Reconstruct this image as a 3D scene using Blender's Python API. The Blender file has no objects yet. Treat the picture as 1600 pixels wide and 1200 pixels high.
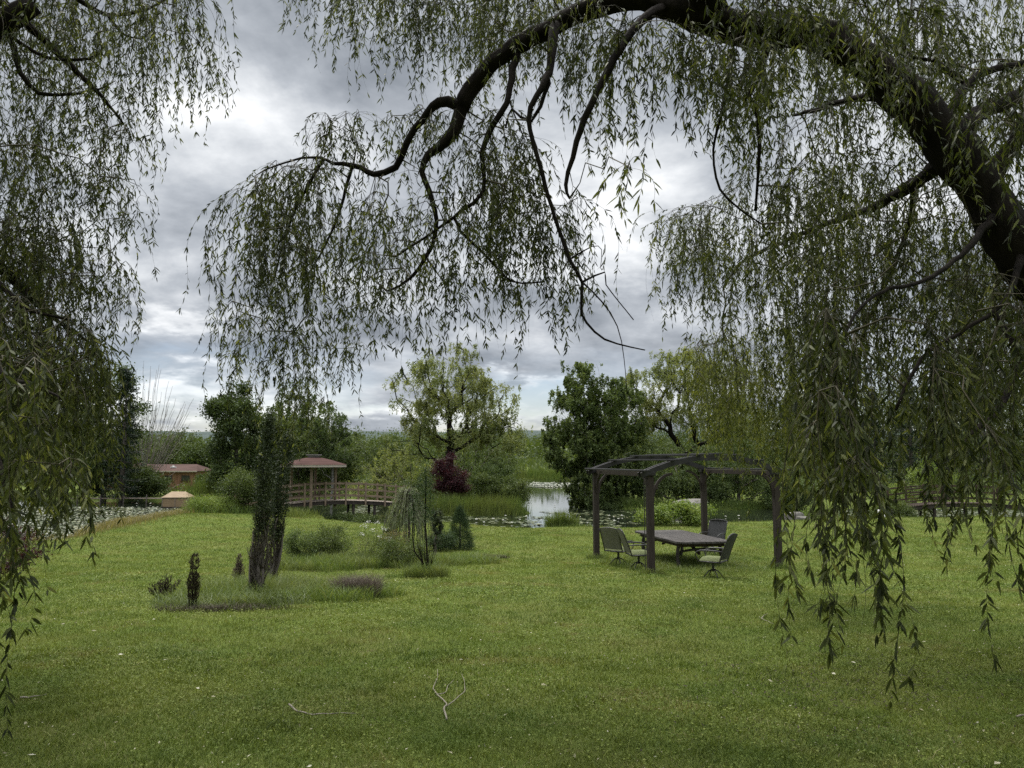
import bpy, math, numpy as np
from math import radians, sin, cos, pi
from mathutils import Vector, Matrix

scene = bpy.context.scene
COL = scene.collection
R = np.random.default_rng(11)
A = np.array
EYE = 1.65
F = 1200.0                      # focal length in pixels of a 1600 wide frame
PITCH = math.atan(120 / F)      # eye level lies 120 px under the frame centre


def ray(px, py):
    px = np.asarray(px, float); py = np.asarray(py, float)
    u = (px - 800) / F; v = (600 - py) / F
    y = cos(PITCH) - sin(PITCH) * v
    z = sin(PITCH) + cos(PITCH) * v
    return u, y, z


def P(px, py, D):
    """world point at distance D (along +Y) on the sight line of a photo pixel"""
    u, y, z = ray(px, py)
    D = np.asarray(D, float)
    return np.stack([u / y * D, D + 0 * u, EYE + z / y * D], -1)


def XP(px, D):
    return (px - 800) / F * D


# ------------------------------------------------------------------ terrain
POND = A([(-90, 22), (-60, 23), (-27, 24.5), (-20.5, 26.5), (-18.4, 30), (-18.8, 36), (-19.2, 42), (-17.5, 47), (-14, 49.2), (-11.2, 46.5),
          (-10, 43.6), (-8, 42.3), (-4, 41.6), (0, 40.2), (4, 39.4), (7, 40), (10, 42), (15, 44.5), (22, 46), (40, 48), (90, 50),
          (90, 68), (40, 64), (30, 62), (20, 58.5), (13, 56.5), (9, 57), (6.3, 60), (5, 66), (6.5, 85), (12, 110), (18, 135),
          (12, 152), (-10, 154), (-26, 150), (-24, 120), (-16, 100), (-13, 80), (-14, 72), (-18, 68), (-25, 70), (-33, 71), (-45, 74), (-90, 78)], float)
ISLE = A([(-8.6, 54), (-7, 51.3), (-3, 50.8), (0, 51.3), (1.4, 54), (1.2, 60), (-1, 68), (-5, 73), (-9, 70), (-9.6, 60)], float)
WATER = -1.95


def sdf(poly, x, y):
    x = np.asarray(x, float); y = np.asarray(y, float)
    d = np.full(x.shape, 1e9); ins = np.zeros(x.shape, bool)
    n = len(poly)
    for i in range(n):
        ax, ay = poly[i]; bx, by = poly[(i + 1) % n]
        ex, ey = bx - ax, by - ay
        t = np.clip(((x - ax) * ex + (y - ay) * ey) / (ex * ex + ey * ey), 0, 1)
        d = np.minimum(d, np.hypot(x - ax - t * ex, y - ay - t * ey))
        c = ((ay > y) != (by > y)) & (x < ex * (y - ay) / (ey if abs(ey) > 1e-9 else 1e-9) + ax)
        ins ^= c
    return np.where(ins, -d, d)


def pond_sd(x, y):
    wob = 0.35 * np.sin(x * 1.1 + y * .6) + 0.25 * np.sin(y * 1.7 - x * .5)
    return np.maximum(sdf(POND, x, y), -sdf(ISLE, x, y)) + wob


def G(x, y, sd=None):
    x = np.asarray(x, float); y = np.asarray(y, float)
    yy = np.clip(y, -20, None)
    a = EYE + .0605 * yy; b = 2.25 + .03 * np.clip(yy, 0, 35)
    k = .25
    h = -np.log(np.exp(-np.clip(a, -5, 9) / k) + np.exp(-b / k)) * k + .17 * np.exp(-((yy - 19.7) / 9) ** 2)
    z = EYE - h
    z = z + .5 * np.exp(-((x + 16.5) / 4.6) ** 2 - ((y - 39) / 9) ** 2)
    z = z + .035 * np.sin(x * .55 + 1) * np.sin(y * .43) + .02 * np.sin(x * 1.3 + y * .9)
    z = z + np.clip((y - 160) / 1200, 0, 1) * 6
    if sd is None:
        sd = pond_sd(x, y)
    t = np.clip((sd + .9) / 1.9, 0, 1); t = t * t * (3 - 2 * t)
    return (WATER - .7) + t * (z - (WATER - .7))


def GP(px, D):
    x = XP(px, D)
    return float(x), float(D), float(G(A([x]), A([D]))[0])


# ------------------------------------------------------------------ mesh building
class MB:
    def __init__(s):
        s.v = []; s.q = []; s.t = []; s.rq = []; s.rt = []; s.n = 0

    def add(s, v, q=None, t=None, rnd=.5):
        v = np.asarray(v, float).reshape(-1, 3)
        for f, lst, rl, k in ((q, s.q, s.rq, 4), (t, s.t, s.rt, 3)):
            if f is not None and len(f):
                f = np.asarray(f, int).reshape(-1, k)
                lst.append(f + s.n)
                rl.append(np.broadcast_to(np.asarray(rnd, float), (len(f),)) if np.ndim(rnd) == 0 or len(rnd) == len(f) else np.resize(rnd, len(f)))
        s.v.append(v); s.n += len(v)

    def box(s, c, size, M=None, rnd=.5):
        sx, sy, sz = [k / 2 for k in size]
        v = A([(x, y, z) for x in (-sx, sx) for y in (-sy, sy) for z in (-sz, sz)], float)
        if M is not None:
            v = v @ np.asarray(M).T
        s.add(v + A(c, float), q=[(0, 1, 3, 2), (4, 6, 7, 5), (0, 4, 5, 1), (2, 3, 7, 6), (0, 2, 6, 4), (1, 5, 7, 3)], rnd=rnd)

    def bar(s, p0, p1, w, h, up=(0, 0, 1), rnd=.5):
        p0 = A(p0, float); p1 = A(p1, float)
        d = p1 - p0; L = np.linalg.norm(d); d /= L
        x = np.cross(d, up); nx = np.linalg.norm(x)
        x = A((1., 0, 0)) if nx < 1e-6 else x / nx
        z = np.cross(x, d)
        s.box((p0 + p1) / 2, (w, L, h), np.stack([x, d, z], 1), rnd)

    def tube(s, pts, r, k=6, rnd=.5, cap=True, rough=0):
        pts = np.asarray(pts, float); n = len(pts)
        r = np.broadcast_to(np.asarray(r, float), (n,))
        T = np.gradient(pts, axis=0); T /= np.linalg.norm(T, axis=1, keepdims=True) + 1e-12
        ref = A((0, 0, 1.)) if abs(T[0][2]) < .9 else A((1., 0, 0))
        u = np.cross(T[0], ref); u /= np.linalg.norm(u)
        U = np.empty((n, 3))
        for i in range(n):
            u = u - T[i] * (u @ T[i]); u /= np.linalg.norm(u) + 1e-12
            U[i] = u
        V = np.cross(T, U)
        a = np.arange(k) / k * 2 * pi
        rm = np.ones((n, k))
        if rough:
            zz = np.linspace(0, n * .9, n)[:, None]
            rm = 1 + rough * (np.sin(5 * a[None] + 1.3 * np.sin(zz * .5)) * .5 + np.sin(9 * a[None] - .7 * zz * .3 + 2) * .35 + np.sin(2 * a[None] + zz * .45) * .8 + R.normal(size=(n, k)) * .35)
        ring = pts[:, None] + (r[:, None] * rm)[..., None] * (np.cos(a)[None, :, None] * U[:, None] + np.sin(a)[None, :, None] * V[:, None])
        i = np.arange(n - 1)[:, None]; j = np.arange(k)[None]
        q = np.stack([i * k + j, i * k + (j + 1) % k, (i + 1) * k + (j + 1) % k, (i + 1) * k + j], -1).reshape(-1, 4)
        v = ring.reshape(-1, 3); t = []
        if cap:
            v = np.vstack([v, pts[0], pts[-1]])
            for jj in range(k):
                t.append((n * k, (jj + 1) % k, jj)); t.append((n * k + 1, (n - 1) * k + jj, (n - 1) * k + (jj + 1) % k))
        s.add(v, q, t if t else None, rnd)

    def build(s, name, mat, parent=None, smooth=False, bevel=0):
        me = bpy.data.meshes.new(name)
        v = np.concatenate(s.v)
        q = np.concatenate(s.q) if s.q else np.zeros((0, 4), int)
        t = np.concatenate(s.t) if s.t else np.zeros((0, 3), int)
        me.vertices.add(len(v)); me.vertices.foreach_set('co', v.astype(np.float32).ravel())
        loops = np.concatenate([q.ravel(), t.ravel()]).astype(np.int32)
        me.loops.add(len(loops)); me.loops.foreach_set('vertex_index', loops)
        st = np.concatenate([np.arange(len(q)) * 4, len(q) * 4 + np.arange(len(t)) * 3]).astype(np.int32)
        me.polygons.add(len(st)); me.polygons.foreach_set('loop_start', st)
        me.polygons.foreach_set('use_smooth', np.full(len(st), smooth))
        rn = np.concatenate(s.rq + s.rt).astype(np.float32)
        at = me.attributes.new('rnd', 'FLOAT', 'FACE'); at.data.foreach_set('value', rn)
        me.update(calc_edges=True)
        me.materials.append(mat)
        o = bpy.data.objects.new(name, me); COL.objects.link(o)
        if parent is not None:
            o.parent = parent
            o.matrix_parent_inverse = parent.matrix_world.inverted() if parent.get('_abs') else Matrix()
        if bevel:
            b = o.modifiers.new('Bevel', 'BEVEL'); b.width = bevel; b.segments = 2; b.limit_method = 'ANGLE'
        return o


def tag(o, label=None, cat=None, group=None, kind=None):
    if label: o['label'] = label
    if cat: o['category'] = cat
    if group: o['group'] = group
    if kind: o['kind'] = kind
    return o


def empty(name, loc=(0, 0, 0), rz=0, label=None, cat=None, group=None):
    o = bpy.data.objects.new(name, None); COL.objects.link(o)
    o.location = loc; o.rotation_euler = (0, 0, rz); o.empty_display_size = .1
    return tag(o, label, cat, group)


# ------------------------------------------------------------------ materials
def newmat(name):
    m = bpy.data.materials.new(name); m.use_nodes = True
    nt = m.node_tree; nt.nodes.clear()
    out = nt.nodes.new('ShaderNodeOutputMaterial')
    return m, nt, out


def ramp(nt, fac, stops):
    r = nt.nodes.new('ShaderNodeValToRGB'); e = r.color_ramp.elements
    while len(e) < len(stops): e.new(.5)
    for k, (p, c) in enumerate(stops):
        e[k].position = p; e[k].color = (*c, 1) if len(c) == 3 else c
    nt.links.new(fac, r.inputs[0])
    return r.outputs[0]


def noise(nt, scale, detail=4, rough=.55, vec=None, dist=0):
    n = nt.nodes.new('ShaderNodeTexNoise'); n.inputs['Scale'].default_value = scale
    n.inputs['Detail'].default_value = detail; n.inputs['Roughness'].default_value = rough
    n.inputs['Distortion'].default_value = dist
    if vec is not None: nt.links.new(vec, n.inputs['Vector'])
    return n.outputs[0]


def objco(nt, scale=None):
    t = nt.nodes.new('ShaderNodeTexCoord').outputs['Object']
    if scale:
        m = nt.nodes.new('ShaderNodeMapping'); m.inputs['Scale'].default_value = scale
        nt.links.new(t, m.inputs[0]); return m.outputs[0]
    return t


def math_(nt, op, a, b=None, clamp=False):
    m = nt.nodes.new('ShaderNodeMath'); m.operation = op; m.use_clamp = clamp
    for i, x in enumerate((a, b)):
        if x is None: continue
        if isinstance(x, (int, float)): m.inputs[i].default_value = x
        else: nt.links.new(x, m.inputs[i])
    return m.outputs[0]


def mixc(nt, fac, a, b, mode='MIX'):
    m = nt.nodes.new('ShaderNodeMix'); m.data_type = 'RGBA'; m.blend_type = mode
    for i, x in ((0, fac), (6, a), (7, b)):
        if isinstance(x, (int, float)): m.inputs[i].default_value = x
        elif isinstance(x, tuple): m.inputs[i].default_value = (*x, 1)
        else: nt.links.new(x, m.inputs[i])
    return m.outputs[2]


def leaf_mat(name, stops, transl=.35, spec=.25, patch=None, tint=(1.25, 1.25, .55), rough=.55):
    """stops: ramp over the per-leaf random value; patch: (scale, colour, amount) slow variation over the plant"""
    m, nt, out = newmat(name)
    a = nt.nodes.new('ShaderNodeAttribute'); a.attribute_name = 'rnd'
    c = ramp(nt, a.outputs['Fac'], stops)
    if patch:
        n = noise(nt, patch[0], 3, .5, objco(nt))
        f = ramp(nt, n, [(.42, (0, 0, 0)), (.62, (1, 1, 1))])
        c = mixc(nt, math_(nt, 'MULTIPLY', f, patch[2]), c, patch[1])
    b = nt.nodes.new('ShaderNodeBsdfPrincipled'); nt.links.new(c, b.inputs['Base Color'])
    b.inputs['Roughness'].default_value = rough; b.inputs['Specular IOR Level'].default_value = spec
    t = nt.nodes.new('ShaderNodeBsdfTranslucent')
    nt.links.new(mixc(nt, 1.0, c, tint, 'MULTIPLY'), t.inputs[0])
    mx = nt.nodes.new('ShaderNodeMixShader'); mx.inputs[0].default_value = transl
    nt.links.new(b.outputs[0], mx.inputs[1]); nt.links.new(t.outputs[0], mx.inputs[2])
    nt.links.new(mx.outputs[0], out.inputs[0])
    return m


def solid(name, stops, scale=6, rough=.7, stretch=None, bump=.2, bscale=None, spec=.3, metallic=0, detail=6):
    m, nt, out = newmat(name)
    co = objco(nt, stretch)
    c = ramp(nt, noise(nt, scale, detail, .6, co), stops)
    b = nt.nodes.new('ShaderNodeBsdfPrincipled'); nt.links.new(c, b.inputs['Base Color'])
    b.inputs['Roughness'].default_value = rough; b.inputs['Specular IOR Level'].default_value = spec
    b.inputs['Metallic'].default_value = metallic
    if bump:
        bp = nt.nodes.new('ShaderNodeBump'); bp.inputs['Strength'].default_value = bump; bp.inputs['Distance'].default_value = .02
        nt.links.new(noise(nt, bscale or scale * 4, 6, .65, co), bp.inputs['Height'])
        nt.links.new(bp.outputs[0], b.inputs['Normal'])
    nt.links.new(b.outputs[0], out.inputs[0])
    return m


M = {}
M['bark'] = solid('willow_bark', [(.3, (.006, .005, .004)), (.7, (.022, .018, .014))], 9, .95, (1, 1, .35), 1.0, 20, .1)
M['barkgrey'] = solid('grey_bark', [(.3, (.07, .06, .05)), (.7, (.17, .15, .13))], 7, .9, (1, 1, .3), .6)
M['bone'] = solid('dead_wood', [(.3, (.16, .14, .125)), (.7, (.30, .27, .245))], 7, .85, (1, 1, .3), .4)
M['birchbark'] = solid('birch_bark', [(.38, (.08, .07, .06)), (.5, (.25, .24, .22)), (.8, (.42, .41, .38))], 4, .75, (1, 1, 3), .2)
M['twig'] = solid('willow_twig', [(.3, (.03, .026, .016)), (.7, (.08, .07, .035))], 14, .8, None, 0)
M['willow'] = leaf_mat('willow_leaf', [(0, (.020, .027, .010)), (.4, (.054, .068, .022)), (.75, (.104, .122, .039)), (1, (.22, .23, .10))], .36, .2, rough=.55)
M['willowfresh'] = leaf_mat('willow_leaf_fresh', [(0, (.05, .064, .018)), (.5, (.12, .14, .036)), (1, (.24, .25, .085))], .4, .25)  # sunlit copy of the willow leaf, the light painted into its colour
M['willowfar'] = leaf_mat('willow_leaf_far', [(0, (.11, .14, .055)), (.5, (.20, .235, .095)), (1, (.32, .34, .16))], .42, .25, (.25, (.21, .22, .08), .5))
M['birch'] = leaf_mat('birch_leaf', [(0, (.05, .072, .024)), (.5, (.105, .145, .047)), (1, (.17, .205, .075))], .4, .2, (.4, (.085, .125, .038), .4))
M['dark'] = leaf_mat('dark_leaf', [(0, (.03, .048, .015)), (.5, (.065, .096, .029)), (1, (.11, .145, .047))], .26, .2)
M['mid'] = leaf_mat('mid_leaf', [(0, (.05, .08, .027)), (.5, (.085, .125, .042)), (1, (.14, .18, .065))], .32, .22, (.15, (.12, .15, .05), .5))
M['mid2'] = leaf_mat('broad_leaf', [(0, (.045, .068, .020)), (.5, (.085, .118, .034)), (1, (.14, .17, .055))], .3, .22, (.15, (.085, .11, .04), .5))
M['pine'] = leaf_mat('needle', [(0, (.008, .016, .009)), (.5, (.017, .032, .016)), (1, (.035, .055, .028))], .1, .2)
M['red'] = leaf_mat('maple_red_leaf', [(0, (.018, .007, .008)), (.5, (.042, .012, .016)), (1, (.085, .026, .03))], .3, .3, tint=(1.4, .7, .7))
M['cedar'] = leaf_mat('cedar_scale', [(0, (.018, .028, .012)), (.5, (.035, .05, .02)), (1, (.07, .085, .035))], .12, .2)
M['spruce'] = leaf_mat('spruce_needle', [(0, (.022, .04, .018)), (.5, (.045, .075, .03)), (1, (.10, .15, .05))], .15, .2)
M['brown'] = leaf_mat('dead_sprig', [(0, (.028, .023, .015)), (.5, (.055, .045, .029)), (.8, (.085, .07, .044)), (1, (.085, .095, .04))], .15, .15, tint=(1, 1, .8))
M['straw'] = leaf_mat('purple_straw', [(0, (.07, .055, .045)), (.5, (.13, .105, .085)), (1, (.2, .17, .12))], .2, .2, tint=(1, 1, .9))
M['lime'] = leaf_mat('bright_leaf', [(0, (.09, .14, .03)), (.5, (.16, .22, .05)), (1, (.26, .31, .10))], .35, .25)
M['weep'] = leaf_mat('weeping_leaf', [(0, (.09, .12, .055)), (.5, (.17, .21, .10)), (1, (.32, .36, .20))], .3, .3)
M['reed'] = leaf_mat('reed_blade', [(0, (.06, .10, .026)), (.5, (.11, .165, .042)), (1, (.20, .23, .08))], .35, .2, (.3, (.15, .16, .055), .5))
M['tallgrass'] = leaf_mat('tall_grass_blade', [(0, (.07, .11, .03)), (.5, (.125, .175, .05)), (.9, (.20, .235, .085)), (1, (.33, .29, .15))], .35, .2, (.9, (.16, .17, .07), .45))
M['tan'] = leaf_mat('dry_weed', [(0, (.13, .12, .05)), (.5, (.22, .19, .09)), (1, (.33, .28, .15))], .3, .2)
M['petal'] = leaf_mat('white_petal', [(0, (.62, .62, .56)), (1, (.82, .82, .78))], .25, .3, tint=(1, 1, .95))
M['pad'] = leaf_mat('lily_pad', [(0, (.08, .10, .055)), (.5, (.14, .165, .095)), (1, (.22, .225, .13))], .05, .6, rough=.22)
M['litter'] = leaf_mat('fallen_leaf', [(0, (.20, .19, .10)), (.6, (.40, .38, .25)), (1, (.62, .60, .48))], .2, .25, tint=(1, 1, .8))
M['wood'] = solid('rail_wood', [(.3, (.135, .10, .068)), (.7, (.25, .19, .135))], 5, .75, (1, 1, 1), .3, 30)
M['deckwood'] = solid('deck_wood', [(.3, (.16, .13, .105)), (.7, (.27, .225, .18))], 4, .8, (1, 1, 1), .3, 30)
M['darkwood'] = solid('dark_stained_wood', [(.3, (.032, .022, .016)), (.7, (.07, .045, .03))], 5, .7, None, .3, 30)
M['underwood'] = solid('bridge_under', [(.3, (.025, .02, .016)), (.7, (.06, .05, .04))], 5, .85, None, .2)
M['pergola'] = solid('pergola_stain', [(.3, (.030, .024, .021)), (.7, (.054, .044, .038))], 7, .65, (3, 3, .4), .35, 25, .15)
M['pergtop'] = solid('pergola_top_stain', [(.3, (.010, .009, .0095)), (.7, (.024, .022, .023))], 7, .5, None, .2, 25, .4)
M['metal'] = solid('black_metal', [(.3, (.02, .019, .018)), (.7, (.042, .04, .038))], 20, .38, None, .05, None, .5)
M['cushion'] = solid('green_cushion', [(.3, (.115, .135, .062)), (.7, (.165, .185, .09))], 10, .9, None, .2, 90, .1)
M['slingdark'] = solid('dark_sling', [(.3, (.03, .03, .03)), (.7, (.06, .06, .058))], 30, .7, None, .3, 120)
M['slingpale'] = solid('pale_sling', [(.3, (.125, .122, .095)), (.7, (.18, .175, .14))], 20, .75, None, .3, 120)  # lit copy of the sling, light on the backs put into the colour
M['ply'] = solid('tan_plywood', [(.3, (.20, .14, .08)), (.7, (.29, .21, .125))], 3, .75, (1, 1, 4), .15)
M['plyroof'] = solid('tan_plywood_roof', [(.3, (.23, .165, .10)), (.7, (.31, .235, .15))], 3, .75, (1, 1, 4), .15)
M['stone'] = solid('field_stone', [(.3, (.07, .066, .06)), (.55, (.17, .16, .14)), (.8, (.27, .25, .22))], 2.5, .85, None, .8, 8)
M['glass'] = solid('dark_glass', [(.3, (.012, .013, .015)), (.7, (.03, .03, .035))], 2, .12, None, 0, None, .5)
M['trim'] = solid('pale_trim', [(.3, (.36, .31, .26)), (.7, (.48, .43, .37))], 3, .7, None, .1)
M['white'] = solid('white_paint', [(.3, (.62, .61, .58)), (.7, (.78, .77, .74))], 4, .6, None, .1)
M['roofgrey'] = solid('cap_metal', [(.3, (.14, .13, .13)), (.7, (.24, .23, .22))], 4, .5, None, .1)
M['stick'] = solid('bleached_stick', [(.3, (.17, .15, .115)), (.7, (.32, .29, .235))], 30, .8, None, .3)
M['soil'] = solid('bed_soil', [(.3, (.035, .026, .018)), (.7, (.095, .072, .05))], 6, .95, None, 1.0, 25)


def siding_mat(name, stops, vert=True, period=.2, axis=0):
    m, nt, out = newmat(name)
    co = objco(nt)
    c = ramp(nt, noise(nt, 2.2, 6, .6, objco(nt, (1, 1, .25) if vert else (.3, .3, 1))), stops)
    w = nt.nodes.new('ShaderNodeTexWave'); w.wave_type = 'BANDS'; w.bands_direction = 'X' if vert else 'Z'
    w.inputs['Scale'].default_value = 1 / period / 3.18; w.inputs['Distortion'].default_value = .2
    nt.links.new(co, w.inputs['Vector'])
    g = ramp(nt, w.outputs['Fac'], [(.0, (.55, .55, .55)), (.08, (1, 1, 1))])
    c = mixc(nt, 1.0, c, g, 'MULTIPLY')
    b = nt.nodes.new('ShaderNodeBsdfPrincipled'); nt.links.new(c, b.inputs['Base Color']); b.inputs['Roughness'].default_value = .85; b.inputs['Specular IOR Level'].default_value = .08
    bp = nt.nodes.new('ShaderNodeBump'); bp.inputs['Strength'].default_value = .4; bp.inputs['Distance'].default_value = .02
    nt.links.new(w.outputs['Fac'], bp.inputs['Height']); nt.links.new(bp.outputs[0], b.inputs['Normal'])
    nt.links.new(b.outputs[0], out.inputs[0]); return m


M['siding'] = siding_mat('cedar_siding', [(.3, (.17, .092, .057)), (.7, (.26, .15, .098))], True, .3)
M['shingle'] = siding_mat('red_shingle', [(.3, (.055, .034, .028)), (.7, (.10, .062, .053))], False, .16)
M['shingle2'] = siding_mat('gazebo_shingle', [(.3, (.045, .023, .019)), (.7, (.08, .042, .036))], False, .12)


def table_mat():
    m, nt, out = newmat('weathered_plank')
    co = objco(nt)
    c = ramp(nt, noise(nt, 3, 7, .65, objco(nt, (6, .5, 1))), [(.3, (.03, .027, .025)), (.55, (.075, .068, .062)), (.75, (.13, .12, .11))])
    w = nt.nodes.new('ShaderNodeTexWave'); w.bands_direction = 'X'; w.inputs['Scale'].default_value = 1 / .14 / 3.18
    nt.links.new(co, w.inputs['Vector'])
    c = mixc(nt, 1.0, c, ramp(nt, w.outputs['Fac'], [(0, (.35, .35, .35)), (.07, (1, 1, 1))]), 'MULTIPLY')
    b = nt.nodes.new('ShaderNodeBsdfPrincipled'); nt.links.new(c, b.inputs['Base Color'])
    b.inputs['Roughness'].default_value = .65; b.inputs['Specular IOR Level'].default_value = .15
    bp = nt.nodes.new('ShaderNodeBump'); bp.inputs['Strength'].default_value = .5; bp.inputs['Distance'].default_value = .01
    nt.links.new(w.outputs['Fac'], bp.inputs['Height']); nt.links.new(bp.outputs[0], b.inputs['Normal'])
    nt.links.new(b.outputs[0], out.inputs[0]); return m


M['table'] = table_mat()


def ground_mat():
    m, nt, out = newmat('lawn_ground')
    co = objco(nt)
    fine = noise(nt, 22, 8, .7, co)
    c = ramp(nt, fine, [(.3, (.045, .066, .014)), (.5, (.095, .135, .026)), (.7, (.155, .20, .042))])
    big = ramp(nt, noise(nt, .55, 5, .6, co), [(.42, (0, 0, 0)), (.68, (1, 1, 1))])
    c = mixc(nt, math_(nt, 'MULTIPLY', big, .5), c, (.15, .14, .05))
    dry = ramp(nt, noise(nt, 1.7, 5, .65, co), [(.62, (0, 0, 0)), (.72, (1, 1, 1))])
    c = mixc(nt, math_(nt, 'MULTIPLY', dry, .55), c, (.14, .105, .06))
    b = nt.nodes.new('ShaderNodeBsdfPrincipled'); nt.links.new(c, b.inputs['Base Color']); b.inputs['Roughness'].default_value = .95
    b.inputs['Specular IOR Level'].default_value = .1
    bp = nt.nodes.new('ShaderNodeBump'); bp.inputs['Strength'].default_value = .8; bp.inputs['Distance'].default_value = .04
    nt.links.new(noise(nt, 45, 6, .7, co), bp.inputs['Height']); nt.links.new(bp.outputs[0], b.inputs['Normal'])
    nt.links.new(b.outputs[0], out.inputs[0]); return m


M['ground'] = ground_mat()


def grass_mat():
    m, nt, out = newmat('mown_grass')
    co = objco(nt)
    a = nt.nodes.new('ShaderNodeAttribute'); a.attribute_name = 'rnd'
    c = ramp(nt, a.outputs['Fac'], [(0, (.038, .06, .011)), (.35, (.100, .145, .024)), (.7, (.18, .23, .042)), (.92, (.27, .31, .08)), (1, (.36, .33, .17))])
    big = ramp(nt, noise(nt, .35, 5, .6, co), [(.40, (0, 0, 0)), (.66, (1, 1, 1))])
    c = mixc(nt, math_(nt, 'MULTIPLY', big, .5), c, (.215, .24, .05))
    dry = ramp(nt, noise(nt, .8, 6, .65, co), [(.55, (0, 0, 0)), (.72, (1, 1, 1))])
    c = mixc(nt, math_(nt, 'MULTIPLY', dry, .75), c, (.26, .195, .09))
    gr = ramp(nt, noise(nt, .7, 5, .62, objco(nt, (1, 1.3, 1))), [(.36, (1, 1, 1)), (.52, (0, 0, 0))])
    c = mixc(nt, math_(nt, 'MULTIPLY', gr, .7), c, (.075, .125, .022))
    b = nt.nodes.new('ShaderNodeBsdfPrincipled'); nt.links.new(c, b.inputs['Base Color']); b.inputs['Roughness'].default_value = .6
    b.inputs['Specular IOR Level'].default_value = .2
    t = nt.nodes.new('ShaderNodeBsdfTranslucent'); nt.links.new(mixc(nt, 1.0, c, (1.2, 1.2, .6), 'MULTIPLY'), t.inputs[0])
    mx = nt.nodes.new('ShaderNodeMixShader'); mx.inputs[0].default_value = .25
    nt.links.new(b.outputs[0], mx.inputs[1]); nt.links.new(t.outputs[0], mx.inputs[2]); nt.links.new(mx.outputs[0], out.inputs[0])
    return m


M['grass'] = grass_mat()


def water_mat():
    m, nt, out = newmat('pond_water')
    b = nt.nodes.new('ShaderNodeBsdfPrincipled')
    b.inputs['Base Color'].default_value = (.012, .016, .010, 1); b.inputs['Roughness'].default_value = .04
    b.inputs['IOR'].default_value = 1.33; b.inputs['Specular IOR Level'].default_value = .5
    bp = nt.nodes.new('ShaderNodeBump'); bp.inputs['Strength'].default_value = .03; bp.inputs['Distance'].default_value = .05
    nt.links.new(noise(nt, 1.6, 4, .55, objco(nt, (1, .6, 1))), bp.inputs['Height']); nt.links.new(bp.outputs[0], b.inputs['Normal'])
    nt.links.new(b.outputs[0], out.inputs[0]); return m


M['water'] = water_mat()


def hill_mat():
    m, nt, out = newmat('wooded_hill')
    c = ramp(nt, noise(nt, .05, 8, .7, objco(nt)), [(.35, (.03, .048, .046)), (.65, (.06, .085, .072))])  # bluish haze of distance painted into the hill colour
    b = nt.nodes.new('ShaderNodeBsdfPrincipled'); nt.links.new(c, b.inputs['Base Color']); b.inputs['Roughness'].default_value = 1
    bp = nt.nodes.new('ShaderNodeBump'); bp.inputs['Distance'].default_value = 6
    nt.links.new(noise(nt, .08, 8, .7, objco(nt)), bp.inputs['Height']); nt.links.new(bp.outputs[0], b.inputs['Normal'])
    nt.links.new(b.outputs[0], out.inputs[0]); return m


M['hill'] = hill_mat()


# ------------------------------------------------------------------ leaves
def unit(v):
    return v / (np.linalg.norm(v, axis=-1, keepdims=True) + 1e-12)


def rdir(n, rng=R):
    return unit(rng.normal(size=(n, 3)))


def kites(mb, base, d, nrm, L, W, rnd):
    """four-cornered leaves folded along the rib"""
    n = len(base); d = unit(d)
    s = unit(np.cross(d, nrm)); nn = np.cross(s, d)
    L = np.broadcast_to(L, (n,))[:, None]; W = np.broadcast_to(W, (n,))[:, None]
    a = base; b = base + d * L * .45 + s * W * .5 + nn * W * .15; c = base + d * L * .45 - s * W * .5 + nn * W * .15; e = base + d * L
    v = np.stack([a, b, e, c], 1).reshape(-1, 3)
    i = np.arange(n) * 4
    t = np.stack([np.stack([i, i + 1, i + 2], -1), np.stack([i, i + 2, i + 3], -1)], 1).reshape(-1, 3)
    mb.add(v, None, t, np.repeat(rnd, 2))


def lances(mb, base, d, nrm, L, W, rnd, droop=.25):
    """narrow willow leaves, curved along their length: six corners"""
    n = len(base); d = unit(d)
    s = unit(np.cross(d, nrm)); nn = np.cross(s, d)
    L = np.broadcast_to(L, (n,))[:, None]; W = np.broadcast_to(W, (n,))[:, None]
    dz = unit(rdir(n) * .8 + A((0, 0, -1.))) * droop
    p1 = base + d * L * .3; p2 = base + d * L * .66 + dz * L * .12; p3 = base + d * L + dz * L * .4
    v = np.stack([base, p1 + s * W * .5 + nn * W * .12, p1 - s * W * .5 + nn * W * .12, p2 + s * W * .42 + nn * W * .1, p2 - s * W * .42 + nn * W * .1, p3], 1).reshape(-1, 3)
    i = np.arange(n) * 6
    q = np.stack([i + 2, i + 1, i + 3, i + 4], -1)
    t = np.stack([np.stack([i, i + 1, i + 2], -1), np.stack([i + 4, i + 3, i + 5], -1)], 1).reshape(-1, 3)
    v0 = mb.n
    mb.add(v, q, None, rnd)
    mb.t.append(t + v0); mb.rt.append(np.repeat(rnd, 2))


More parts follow.
